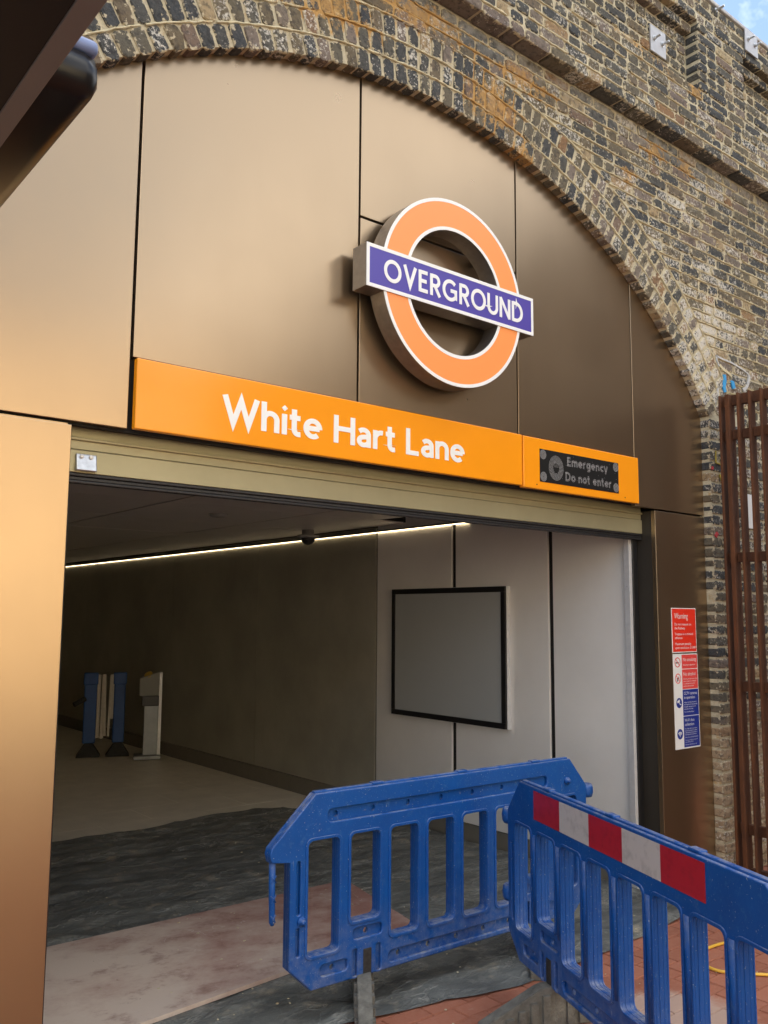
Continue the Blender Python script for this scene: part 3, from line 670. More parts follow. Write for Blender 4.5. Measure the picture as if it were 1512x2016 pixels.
obj('jamb_backing', B(xl0, XL - .01, D + .034, D + .06, 0, 2.31), BACK, clad); obj('jamb_backing', B(4.84, XR + .04, D + .034, D + .06, 0, 2.31), BACK, clad)
obj('seam_trim', B(xl0 - .02, XL - .012, D + .012, D + .026, 2.346, 2.352), CLAD, clad)

# ------------------------------------------------------------------ roller shutter
sh = thing('roller_shutter', 'raised champagne roller shutter with black bottom edge under the orange sign', 'shutter', (3.0, 3.33, 2.15))
for z0, z1, yy in ((2.276, 2.46, 3.305), (2.186, 2.274, 3.298)):
    bm = bmesh.new(); box(bm, XL + .002, 4.83, yy, yy + .02, z0, z1, bev=.003); obj('slat', bm, SHUT, sh)
bm = bmesh.new(); box(bm, XL + .002, 4.83, 3.292, 3.312, 2.310, 2.322, bev=.003); obj('slat_ridge', bm, SHUT, sh)
for z0, z1, yy in ((2.172, 2.184, 3.296), (2.157, 2.171, 3.302), (2.145, 2.156, 3.298)):
    obj('rubber_edge', B(XL + .002, 4.826, yy, yy + .03, z0, z1, bev=.003), RUB, sh)
bm = bmesh.new(); box(bm, 1.172, 1.252, 3.278, 3.297, 2.192, 2.258, bev=.004); bmesh.ops.translate(bm, verts=[v for v in bm.verts if v.co.z > 2.23 and v.co.y < 3.29], vec=(0, .009, 0)); br = obj('bracket', bm, ZINC, sh)
for x in (1.192, 1.228):
    bm = bmesh.new(); lathe(bm, [(.008, 0), (.008, -.006), (.004, -.008)], (x, 3.286, 2.247), 'Y', 10); obj('screw', bm, WHITE, br)
for x0 in (4.775, 1.12): obj('guide_rail', B(x0, x0 + .05, 3.335, 3.40, 0, 2.36, bev=.004), FRAMEB, sh)

# ------------------------------------------------------------------ station name sign
ns = thing('station_name_sign', 'long glossy orange sign board with white lettering White Hart Lane', 'sign', (2.4, D, ZS0))
obj('board', B(X1 + .010, X3 - .006, 3.166, 3.198, ZS0 + .002, ZS1 - .004, bev=.004), ORANGE, ns)
letters('White Hart Lane', 1.722, 3.108, 2.428, .128, 3.166, WHITE, ns, wgt=.088)
es = thing('emergency_sign', 'smaller orange sign board with dark dotted Emergency Do not enter display', 'sign', (4.1, D, ZS0))
obj('board', B(X3 + .004, X4 - .004, 3.166, 3.198, ZS0 - .006, ZS1 - .006, bev=.004), ORANGE, es)
sx0, sx1, sz0, sz1 = 3.690, 4.405, 2.394, 2.578
disp = obj('display', B(sx0, sx1, 3.1635, 3.172, sz0, sz1), BLK, es)
LEDG = mat('unlit_led', (0.44, 0.44, 0.45), .4, noise=.3, nscale=80)
def dots(bm, pts, r, y=3.1625):
    for x, z in pts:
        v = [bm.verts.new((x + r * math.cos(a * math.pi / 3), y, z + r * math.sin(a * math.pi / 3))) for a in range(6)]; bm.faces.new(v[::-1])
def along(pts, d):
    o = []; acc = 0
    for a, b in zip(pts, pts[1:]):
        L = math.hypot(b[0] - a[0], b[1] - a[1])
        if L < 1e-6: continue
        t_ = -acc
        while t_ <= L:
            if t_ >= 0: o.append((a[0] + (b[0] - a[0]) * t_ / L, a[1] + (b[1] - a[1]) * t_ / L, -(b[1] - a[1]) / L, (b[0] - a[0]) / L))
            t_ += d
        acc = L - (t_ - d)
    return o
def led_text(s, x0, x1, z0, cap):
    bm = bmesh.new(); sx = (x1 - x0) / text_width(s, .16); cx = 0
    for ch in s:
        adv, strokes = GL[ch]
        for k, pts in strokes:
            q = [(x0 + (cx + p[0]) * sx, z0 + p[1] * cap) for p in pts]
            if k == 'c': q.append(q[0])
            for off in (-.0034, .0034): dots(bm, [(a + nx * off, b + nz * off) for a, b, nx, nz in along(q, .0052)], .0022)
        cx += adv + .16
    obj('led_text', bm, LEDG, disp)['kind'] = 'stuff'
led_text('Emergency', 3.925, 4.295, 2.508, .050); led_text('Do not enter', 3.908, 4.330, 2.420, .050)
bm = bmesh.new()
for cx_, cz_ in ((3.716, 2.548), (3.718, 2.424), (4.378, 2.550), (4.378, 2.426)):
    for r in (.005, .010, .015, .020, .025): dots(bm, [(cx_ + r * math.cos(2 * math.pi * i / int(r * 1100)), cz_ + r * math.sin(2 * math.pi * i / int(r * 1100))) for i in range(int(r * 1100))], .0021)
obj('warning_lamp_dots', bm, LEDG, disp)['kind'] = 'stuff'
bm = bmesh.new(); hx, hz = 3.826, 2.483
def in_hand(x, z):
    u, v = (x - hx) / .034, (z - hz) / .034
    return (abs(u) < .42 and -.9 < v < .1) or (abs(u) < .62 and 0.0 < v < .25) or (.3 < u < .7 and -.2 < v < .4)
for r in [.028 + .0055 * i for i in range(7)]:
    n = int(r * 900); dots(bm, [(hx + r * math.cos(2 * math.pi * i / n), hz + r * 1.12 * math.sin(2 * math.pi * i / n)) for i in range(n) if not in_hand(hx + r * math.cos(2 * math.pi * i / n), hz + r * 1.12 * math.sin(2 * math.pi * i / n))], .0021)
dots(bm, [(hx + (i - 2) * .008, hz + .006 + k * .006) for i in range(5) for k in range(5)], .0016); obj('stop_hand_dots', bm, LEDG, disp)['kind'] = 'stuff'
bm = bmesh.new(); dots(bm, [(random.uniform(sx0 + .01, sx1 - .01), random.uniform(sz0 + .01, sz1 - .01)) for _ in range(26)], .0014); obj('spare_led_dots', bm, LEDG, disp)['kind'] = 'stuff'
for x in (3.665, 4.47):
    bm = bmesh.new(); lathe(bm, [(.004, 0), (.004, -.0012)], (x, 3.166, ZS0 + .018), 'Y', 8); obj('screw', bm, BLK, es)

# ------------------------------------------------------------------ roundel
rd = thing('roundel_sign', 'round orange ring sign crossed by a blue OVERGROUND bar on the bronze panels', 'sign', (2.948, D, 2.78))
RC = (2.948, 3.257); RO, RI = .478, .318
def annulus(bm, r0, r1, y0, y1, seg=96):
    vv = []
    for r in (r0, r1):
        for yy in (y0, y1): vv.append([bm.verts.new((RC[0] + r * math.cos(2 * math.pi * k / seg), yy, RC[1] + r * math.sin(2 * math.pi * k / seg))) for k in range(seg)])
    for k in range(seg):
        j = (k + 1) % seg
        for a, b in ((0, 2), (2, 3), (3, 1), (1, 0)): bm.faces.new((vv[a][k], vv[b][k], vv[b][j], vv[a][j]))
    bmesh.ops.recalc_face_normals(bm, faces=bm.faces[:])
bm = bmesh.new(); annulus(bm, RI, RO, 3.057, 3.155); ro = obj('ring_body', bm, STEEL, rd)
bm = bmesh.new(); annulus(bm, RI + .0, RI + .017, 3.0545, 3.0575); obj('inner_rim', bm, WHITE, rd)
bm = bmesh.new(); annulus(bm, RO - .017, RO, 3.0545, 3.0575); obj('outer_rim', bm, WHITE, rd)
bm = bmesh.new(); annulus(bm, RI + .0172, RO - .0172, 3.0552, 3.0575); obj('ring_face', bm, RORANGE, rd)
bx0, bx1, bz0, bz1 = 2.375, 3.518, 3.155, 3.362
obj('bar_body', B(bx0, bx1, 3.052, 3.155, bz0, bz1, bev=.0015), STEEL, rd)
bm = bmesh.new()
for a in ((bx0, bx1, bz1 - .017, bz1), (bx0, bx1, bz0, bz0 + .017), (bx0, bx0 + .017, bz0 + .0172, bz1 - .0172), (bx1 - .017, bx1, bz0 + .0172, bz1 - .0172)): box(bm, a[0], a[1], 3.0485, 3.0518, a[2], a[3])
obj('bar_border', bm, WHITE, rd); obj('bar_face', B(bx0 + .0172, bx1 - .0172, 3.0492, 3.0518, bz0 + .0172, bz1 - .0172), RBLUE, rd)
letters('OVERGROUND', 2.478, 3.432, 3.2035, .108, 3.0492, WHITE, rd, wgt=.086, gap=.135)
for i in range(4):
    a = RD(45 + 90 * i); bm = bmesh.new(); lathe(bm, [(.018, 0), (.018, .05)], (RC[0] + .4 * math.cos(a), 3.152, RC[1] + .4 * math.sin(a)), 'Y', 12); obj('standoff', bm, STEEL, rd)

# ------------------------------------------------------------------ notices on the right jamb
wn = thing('warning_notice', 'red square Warning notice about trespass on the dark jamb panel', 'notice', (5.11, D, 1.43))
YN = D - .0025
obj('sheet', B(4.974, 5.252, YN, D - .0003, 1.433, 1.716), WHITE, wn); obj('red_field', B(4.979, 5.247, YN - .0006, YN - .0001, 1.438, 1.711), RED, wn)
YT = YN - .0010
font_text('heading', 'Warning', 5.002, 1.648, .052, YT, WHITE, wn, .155)
for i, (s, wd) in enumerate((('Do not trespass on', .19), ('the Railway', .12), ('Trespass is a criminal', .21), ('offence', .085), ('Maximum penalty', .185), ('upon conviction £1,000', .235))):
    font_text('text_line', s, 5.002, (1.605, 1.580, 1.543, 1.518, 1.480, 1.456)[i], .023, YT, WHITE, wn, wd)
sn = thing('station_rules_notice', 'tall white notice strip with red and blue rule blocks below the red notice', 'notice', (5.11, D, .83))
obj('sheet', B(4.976, 5.256, YN, D - .0003, .832, 1.424), WHITE, sn)
for z0, z1, m_, nm in ((1.330, 1.418, RED2, 'no_smoking_block'), (1.202, 1.326, RED2, 'no_alcohol_block'), (1.035, 1.198, NBLUE, 'cctv_block'), (.840, 1.031, NBLUE, 'wifi_block')):
    obj(nm, B(5.072, 5.250, YN - .0006, YN - .0001, z0, z1), m_, sn)
for s, z, h_, wd in (('No smoking', 1.378, .030, .150), ('Including e-cigarettes', 1.350, .012, .140), ('No alcohol', 1.286, .030, .140), ('Drinking alcohol or carrying', 1.262, .011, .155), ('open containers of alcohol', 1.247, .011, .145), ('is prohibited across the', 1.232, .011, .130), ('station and on trains', 1.217, .011, .115),
                    ('CCTV cameras', 1.166, .026, .150), ('in operation', 1.140, .026, .125), ('Images are being monitored', 1.115, .011, .14), ('and recorded for the purposes', 1.101, .011, .15), ('of safety, security and the', 1.087, .011, .13), ('detection of crime', 1.073, .011, .10), ('For more information', 1.055, .011, .11),
                    ('Wi-Fi data', .998, .026, .110), ('collection', .972, .026, .105), ('We collect Wi-Fi connection', .950, .010, .14), ('data at this station to better', .938, .010, .14), ('understand journey patterns', .926, .010, .14), ('and improve our services', .914, .010, .13), ('We will not identify individuals', .897, .010, .15), ('You can opt out by turning off', .880, .010, .14), ('your device\'s Wi-Fi', .868, .010, .09), ('For more information visit', .852, .010, .13)):
    font_text('text_line', s, 5.084, z, h_, YT, WHITE, sn, wd)
def disc(bm, x, z, r, y, seg=24):
    v = [bm.verts.new((x + r * math.cos(2 * math.pi * k / seg), y, z + r * math.sin(2 * math.pi * k / seg))) for k in range(seg)]; bm.faces.new(v[::-1])
def rib(bm, pts, wd, y, closed=False): ribbon(bm, pts, closed, wd, y, y + .0003, lambda q, yy: (q[0], yy, q[1]))
IX = 5.024
for z, nm in ((1.372, 'no_smoking_symbol'), (1.270, 'no_alcohol_symbol')):
    bm = bmesh.new(); rib(bm, arc(IX, z, .029, .029, 0, 360, 28)[:-1], .0028, YT, True); rib(bm, [(IX - .02, z + .02), (IX + .02, z - .02)], .0026, YT - .0002); s = obj(nm, bm, RED2, sn)
    bm = bmesh.new()
    if 'smoking' in nm: rib(bm, [(IX - .02, z - .003), (IX + .014, z - .003)], .0035, YN - .0005)
    else:
        rib(bm, [(IX - .008, z - .018), (IX - .008, z + .004)], .0045, YN - .0005); rib(bm, [(IX + .009, z - .016), (IX + .009, z + .012)], .0035, YN - .0006)
    obj('pictogram', bm, BLK, s)
for z, nm in ((1.118, 'cctv_symbol'), (.925, 'wifi_symbol')):
    bm = bmesh.new(); disc(bm, IX + .004, z, .032, YT); s = obj(nm, bm, NBLUE, sn); bm = bmesh.new()
    if 'cctv' in nm:
        rib(bm, [(IX - .016, z + .004), (IX + .010, z + .016)], .007, YT - .0004); rib(bm, [(IX + .004, z + .004), (IX + .014, z - .010), (IX + .026, z - .010)], .003, YT - .0005)
    else:
        for r in (.010, .018, .026): rib(bm, arc(IX + .004, z - .014, r, r, 40, 140, 10), .0026, YT - .0004)
        disc(bm, IX + .004, z - .014, .0035, YT - .0004, 10)
    obj('pictogram', bm, WHITE, s)

# ------------------------------------------------------------------ passage interior
fl = structure('passage_floor', B(.9, XW + .1, 3.19, 13.85, -.2, -.0125), GROUT)
tw, tl = .895, .445
tiles = []
y = 5.6; r = 0
while y < 13.4:
    x = 1.0 - (tw / 2 if r % 2 else 0)
    while x < XW:
        xa, xb = max(x, .95), min(x + tw, XW)
        if xb - xa > .05: obj('floor_tile', B(xa + .0012, xb - .0012, y + .0012, min(y + tl, 13.75) - .0012, -.0115, -.0062 + random.gauss(0, .0002)), TILE, fl)
        x += tw
    y += tl; r += 1
cl = structure('passage_ceiling', B(.9, XW, 5.56, 13.85, 2.432, 2.6), BACK)
xs = [.95, 1.50, 2.625, 3.775, XW - .035]; ys = [3.46, 4.48, 5.535] + [5.535 + 1.06 * i for i in range(1, 8)] + [13.7]
for i, (xa, xb) in enumerate(zip(xs, xs[1:])):
    for j, (ya, yb) in enumerate(zip(ys, ys[1:])):
        xe = 4.42 if (j < 2 and i == 3) else xb
        obj('ceiling_tile', B(xa + .009, xe - .009, ya + .003, yb - .003, 2.42 + random.gauss(0, .0008), 2.431), CEIL, cl)
obj('front_bay_soffit', B(.9, XW + .1, 3.42, 5.55, 2.75, 2.85), WALLW, cl)
cw = thing('concrete_wall', 'dark smooth concrete side wall of the passage behind the white panels', 'wall', (XW, 9.9, 0))
for ya, yb in ((5.958, 7.9), (7.905, 9.85), (9.855, 11.8), (11.805, 13.8)): obj('panel', B(XW, XW + .12, ya, yb, .145, 2.42), CONC, cw)
bm = bmesh.new(); box(bm, XW - .012, XW + .1, 5.958, 13.8, -.01, .140, bev=.003); obj('skirting', bm, SKIRT, cw)
obj('joint', B(XW + .02, XW + .1, 5.93, 13.8, .1, 2.6), BACK, cw)
ew = tag(obj('end_wall', B(.9, XW + .1, 13.7, 13.79, -.01, 2.6), CONC), 'dark end wall closing the far end of the passage', 'wall')
lw = tag(obj('side_wall', B(.85, .95, 3.5, 13.8, -.01, 2.8), CONC), 'passage side wall behind the left bronze jamb panel', 'wall')
ww = thing('white_panel_wall', 'pale white panelled wall just inside the entrance with dark joints', 'wall', (XW, 4.6, 0))
for ya, yb in ((3.39, 3.990), (4.034, 4.957), (5.006, 5.930)): obj('panel', B(XW, XW + .02, ya, yb, .125, 2.75, bev=.002), WALLW, ww)
obj('joint_backing', B(XW + .0205, XW + .06, 3.39, 5.955, 0, 2.76), BACK, ww)
obj('skirting', B(XW + .006, XW + .05, 3.40, 5.93, -.01, .118), SKIRT, ww)
bm = bmesh.new(); box(bm, XW - .022, XW + .012, 3.345, 3.388, 0, 2.6, bev=.002); tr = obj('edge_trim', bm, ALU, ww)
for i in range(7):
    bm = bmesh.new(); lathe(bm, [(.004, 0), (.003, -.002)], (XW - .022, 3.366, .35 + .3 * i), 'X', 8); obj('rivet', bm, ZINC, tr)
led = tag(obj('led_strip', B(XW - .012, XW - .007, 4.80, 13.7, 2.3690, 2.373), LED), 'thin warm light strip running along the passage wall under the ceiling', 'light')
obj('led_glow_shield', B(XW - .020, XW - .0005, 4.80, 13.7, 2.3735, 2.386), SKIRT, cw)  # added blocker that keeps the strip's glow off the ceiling
# blank poster frame
fr = thing('poster_frame', 'blank grey poster panel in a black frame on the white wall', 'frame', (XW, 5.0, .85))
fy0, fy1, fz0, fz1 = 4.395, 5.672, .855, 1.873
bm = bmesh.new(); t_ = .041
for a in ((fy0, fy1, fz1 - t_, fz1), (fy0, fy1, fz0, fz0 + t_), (fy0, fy0 + t_, fz0 + t_ + .0003, fz1 - t_ - .0003), (fy1 - t_, fy1, fz0 + t_ + .0003, fz1 - t_ - .0003)): box(bm, XW - .052, XW - .034, a[0], a[1], a[2], a[3], bev=.001)
obj('frame', bm, FRAMEB, fr); obj('poster', B(XW - .046, XW - .040, fy0 + t_ - .002, fy1 - t_ + .002, fz0 + t_ - .002, fz1 - t_ + .002), POSTER, fr)
obj('tray', B(XW - .036, XW - .001, fy0 - .006, fy1 + .002, fz0 - .004, fz1 + .003, bev=.002), ALU, fr)
# ceiling fixtures
cc = thing('dome_camera', 'small dark dome security camera under the passage ceiling', 'camera', (4.46, 6.55, 2.30))
bm = bmesh.new(); lathe(bm, [(.055, .12), (.055, .075), (.10, .070), (.10, .055), (.07, .045)], (4.46, 6.55, 2.30), 'Z', 24); obj('mount', bm, PALEP, cc, True)
bm = bmesh.new(); lathe(bm, [(.066, .048)] + [(.066 * math.cos(RD(a)), .048 - .066 * math.sin(RD(a))) for a in (15, 30, 45, 60, 75, 88)], (4.46, 6.55, 2.30), 'Z', 24); obj('dome', bm, DARKP, cc, True)
sdt = thing('smoke_detector', 'round pale smoke detector disc on the dark passage ceiling', 'detector', (3.25, 6.0, 2.40))
bm = bmesh.new(); lathe(bm, [(.065, .022), (.065, .008), (.05, 0), (.02, -.004)], (3.25, 6.0, 2.398), 'Z', 24); obj('body', bm, PALEP, sdt, True)
bm = bmesh.new(); lathe(bm, [(.075, .002), (.075, .0)], (3.25, 6.0, 2.4185), 'Z', 24); obj('base_ring', bm, PALEP, sdt)

# folded expanding barrier and ticket validator at the far end
FB = Matrix.Translation((4.17, 10.35, 0)) @ Matrix.Rotation(RD(-22), 4, 'Z')
fb = thing('folded_expanding_barrier', 'folded blue and white expanding barrier standing at the back of the passage', 'barrier', (4.17, 10.35, 0))
FBL = mat('far_blue_plastic', (0.008, 0.07, 0.27), .5, noise=.2, nscale=10); FWH = mat('far_white_slat', (0.50, 0.46, 0.40), .6, noise=.15, nscale=20)
for x0, x1 in ((-.235, -.09), (.10, .235)):
    bm = bmesh.new(); box(bm, x0, x1, -.05, .05, .14, .95, bev=.015); box(bm, x0 - .01, x1 + .01, -.058, .058, .82, .96, bev=.012); bmesh.ops.transform(bm, matrix=FB, verts=bm.verts); obj('post', bm, FBL, fb)
    bm = bmesh.new(); bmesh.ops.create_cone(bm, cap_ends=True, segments=4, radius1=.19, radius2=.06, depth=.15, matrix=Matrix.Translation(((x0 + x1) / 2, -.02, .07)) @ Matrix.Rotation(RD(45), 4, 'Z')); bmesh.ops.transform(bm, matrix=FB, verts=bm.verts); obj('foot', bm, FOOTD, fb)
for i, (x0, x1, z0, tilt) in enumerate(((-.088, -.050, .20, 0), (-.046, -.006, .19, .01), (-.002, .034, .22, -.03), (.060, .102, .42, .0), (.034, .060, .22, .02))):
    bm = bmesh.new(); box(bm, x0, x1, -.035 - .006 * i, .02, z0, .935, bev=.003, M=Matrix.Rotation(tilt, 4, 'Y')); bmesh.ops.transform(bm, matrix=FB, verts=bm.verts); obj('slat', bm, FWH, fb)
bm = bmesh.new(); tube(bm, [(-.22, -.05, .66), (-.34, -.12, .60)], .03); bmesh.ops.transform(bm, matrix=FB, verts=bm.verts); obj('handle', bm, FOOTD, fb)
va = thing('ticket_validator', 'grey steel ticket validator post with yellow reader against the passage wall', 'validator', (4.50, 9.85, 0))
VM = Matrix.Translation((4.50, 9.80, 0)) @ Matrix.Rotation(RD(-24), 4, 'Z')
def vpart(name, m_, *a, **k):
    bm = bmesh.new(); box(bm, *a, **k); bmesh.ops.transform(bm, matrix=VM, verts=bm.verts); return obj(name, bm, m_, va)
VST = mat('validator_steel', (0.26, 0.28, 0.30), .4, metal=.6, noise=.15, nscale=12)
vpart('base_plate', VST, -.17, .13, -.14, .10, 0, .045, bev=.006); vpart('column', VST, -.07, .09, -.08, .08, .045, .66, bev=.006); vpart('side_channel', ALU, .09, .125, -.07, .08, .045, .98, bev=.003)
vpart('collar', DARKP, -.10, .092, -.10, .09, .60, .72, bev=.01)
bm = bmesh.new(); box(bm, -.13, .088, -.13, .09, .72, .99, bev=.006)
for v in bm.verts:
    if v.co.z > .9 and v.co.x < -.02: v.co.z -= (abs(v.co.x) - .02) * .7
bmesh.ops.transform(bm, matrix=VM, verts=bm.verts); hd = obj('head', bm, mat('validator_head', (.22, .22, .20), .5), va)
bm = bmesh.new(); lathe(bm, [(.05, 0), (.05, .008), (.044, .010)], (0, 0, 0), 'Z', 24); bmesh.ops.transform(bm, matrix=VM @ Matrix.Translation((-.035, -.09, .955)) @ Matrix.Rotation(RD(-30), 4, 'Y') @ Matrix.Rotation(RD(35), 4, 'X'), verts=bm.verts); obj('card_reader', bm, mat('reader_yellow', (.40, .27, .04), .5), hd)

# ------------------------------------------------------------------ things lying on the floor
def h2(x, y):
    return (math.sin(x * 3.1 + y * 1.7) + math.sin(x * 1.3 - y * 4.3 + 1.2) + .6 * math.sin(x * 9 + y * 5 + .4) + .5 * math.sin(-x * 6 + y * 13)) * .0022
from mathutils import noise as MN
def sheet(name, label, front, back, x0, x1, z0, nx, ny, amp):
    bm = bmesh.new(); G = []
    for i in range(nx + 1):
        x = x0 + (x1 - x0) * i / nx; yf, yb = front(x), back(x); rowv = []
        for j in range(ny + 1):
            t = j / ny; y = yf + (yb - yf) * t; xx = x
            wr = MN.noise(Vector((x * 1.6, y * 4.5, 3))) * .9 + MN.noise(Vector((x * 5, y * 11, 7))) * .55 + (1 - abs(MN.noise(Vector((x * 2.5 + y, y * 6, 11))))) ** 6 * .9 + abs(MN.noise(Vector((x * 2.2 + y * 3, y * 2.2, 1)))) * 1.0
            edge = min(1, j / 3.0, (ny - j) / 3.0, i / 3.0, (nx - i) / 3.0)
            z = z0 + max(0.0, wr * amp + amp * .6) * (.35 + .65 * edge)
            if 3.42 < y < 4.56 and x < 3.38: z = min(z, .020)
            rowv.append(bm.verts.new((xx, y, z)))
        G.append(rowv)
    for i in range(nx):
        for j in range(ny): bm.faces.new((G[i][j], G[i + 1][j], G[i + 1][j + 1], G[i][j + 1]))
    o = obj(name, bm, SHEET, None, smooth=True); tag(o, label, 'ground sheet'); return o
def lerp_tab(tab):
    def f(x):
        if x <= tab[0][0]: return tab[0][1]
        for (a, b), (c, d) in zip(tab, tab[1:]):
            if x <= c: return b + (d - b) * (x - a) / (c - a)
        return tab[-1][1]
    return f
ff = lerp_tab([(1.0, 3.21), (1.7, 3.19), (2.2, 3.04), (2.4, 2.995), (2.77, 2.927), (2.9, 2.879), (3.13, 2.835), (3.54, 2.837), (3.81, 2.842), (4.09, 2.859), (4.46, 2.885), (4.64, 2.93), (4.70, 3.05), (4.75, 3.3)])
fb_ = lerp_tab([(.9, 6.63), (2.3, 6.63), (2.6, 6.60), (2.9, 6.585), (3.2, 6.63), (3.57, 6.69), (4.05, 6.685), (4.3, 6.55), (4.45, 6.3), (4.55, 5.9), (4.65, 5.7), (4.75, 5.6)])
s1 = sheet('ground_sheet', 'dusty dark wrinkled ground sheet spread from the passage floor to the pavers', ff, fb_, 1.0, 4.752, .001, 220, 240, .015)
# second fold lying over the front edge
fo0 = lerp_tab([(2.1, 3.06), (2.55, 2.96), (3.0, 2.86), (3.4, 2.84)]); fo1 = lerp_tab([(2.1, 3.22), (2.55, 3.17), (3.0, 3.10), (3.4, 3.02)])
bm = bmesh.new(); poly = [(1.62, 4.505), (3.385, 4.500), (3.215, 3.645), (1.50, 3.455)]
poly = [(1.10, 4.515), (3.388, 4.503), (3.212, 3.642), (1.00, 3.405)]
lo = [bm.verts.new((x, y, .022)) for x, y in poly]; up = [bm.verts.new((x, y, .040)) for x, y in poly]
t_ = bm.faces.new(up); t_.material_index = 0
for i in range(4):
    q = bm.faces.new((lo[i], lo[(i + 1) % 4], up[(i + 1) % 4], up[i])); q.material_index = 1
bm.faces.new(lo[::-1]); bmesh.ops.recalc_face_normals(bm, faces=bm.faces[:])
tag(obj('plywood_board', bm, [PLY, PLYE]), 'dusty reddish plywood board lying on the dark ground sheet', 'board')
bm = bmesh.new(); cab = [(5.2, 2.15), (4.9, 2.30), (4.573, 2.434), (4.42, 2.515), (4.302, 2.545), (4.19, 2.552), (4.10, 2.538), (4.04, 2.50), (3.99, 2.44), (3.975, 2.39), (3.985, 2.345), (4.02, 2.30), (4.07, 2.245), (4.119, 2.195), (4.2, 2.10), (4.3, 1.9), (4.35, 1.6)]
def smooth(pts, k=5):
    o = []
    for i in range(len(pts) - 1):
        p0, p1, p2, p3 = [Vector(pts[max(0, min(len(pts) - 1, i + d))]) for d in (-1, 0, 1, 2)]
        for s in range(k):
            t = s / k; o.append(.5 * ((2 * p1) + (p2 - p0) * t + (2 * p0 - 5 * p1 + 4 * p2 - p3) * t * t + (3 * p1 - p0 - 3 * p2 + p3) * t ** 3))
    o.append(Vector(pts[-1])); return o
tube(bm, [(p.x, p.y, .0075) for p in smooth(cab)], .0075, 8); tag(obj('cable', bm, YCAB, None, True), 'yellow cable looped on the red brick paving', 'cable')

bm = bmesh.new()
for _ in range(150):
    x, y = random.uniform(1.5, 4.6), random.uniform(2.0, 5.6); r = random.uniform(.002, .006) * (1 if y > 2.9 else .8)
    zz = .028 if 2.9 < y else .002
    if 3.45 < y < 4.5 and x < 3.2: zz = .041
    bmesh.ops.create_icosphere(bm, subdivisions=1, radius=r, matrix=Matrix.Translation((x, y, zz)) @ Matrix.Diagonal((random.uniform(.7, 1.8), random.uniform(.7, 1.5), .6, 1)))
o = obj('mortar_crumbs', bm, MOR); tag(o, 'scattered pale mortar crumbs on the sheet and pavers', 'debris', kind='stuff')

# ------------------------------------------------------------------ plastic barriers
def rrect(x0, x1, z0, z1, r, n=4):
    p = []
    for cx_, cz_, a in ((x1 - r, z0 + r, -90), (x1 - r, z1 - r, 0), (x0 + r, z1 - r, 90), (x0 + r, z0 + r, 180)):
        for i in range(n + 1): p.append((cx_ + r * math.cos(RD(a + 90 * i / n)), cz_ + r * math.sin(RD(a + 90 * i / n))))
    return p
def slab(outline, holes, half, bevel, off):
    cu = bpy.data.curves.new('s', 'CURVE'); cu.dimensions = '2D'; cu.fill_mode = 'BOTH'; cu.extrude = max(half - bevel, 0); cu.bevel_depth = bevel; cu.bevel_resolution = 2; cu.offset = -bevel
    for P_ in [outline] + holes:
        s = cu.splines.new('POLY'); s.points.add(len(P_) - 1); s.use_cyclic_u = True
        for q, (x, z) in zip(s.points, P_): q.co = (x, z, 0, 1)
    o = bpy.data.objects.new('s', cu); C.objects.link(o); dg = bpy.context.evaluated_depsgraph_get(); me = bpy.data.meshes.new_from_object(o.evaluated_get(dg)); bpy.data.objects.remove(o); bpy.data.curves.remove(cu)
    me.transform(Matrix.Translation((0, off, 0)) @ Matrix.Rotation(RD(90), 4, 'X')); return me
cs = [.79 + .2135 * (i - 3.5) for i in range(8)]
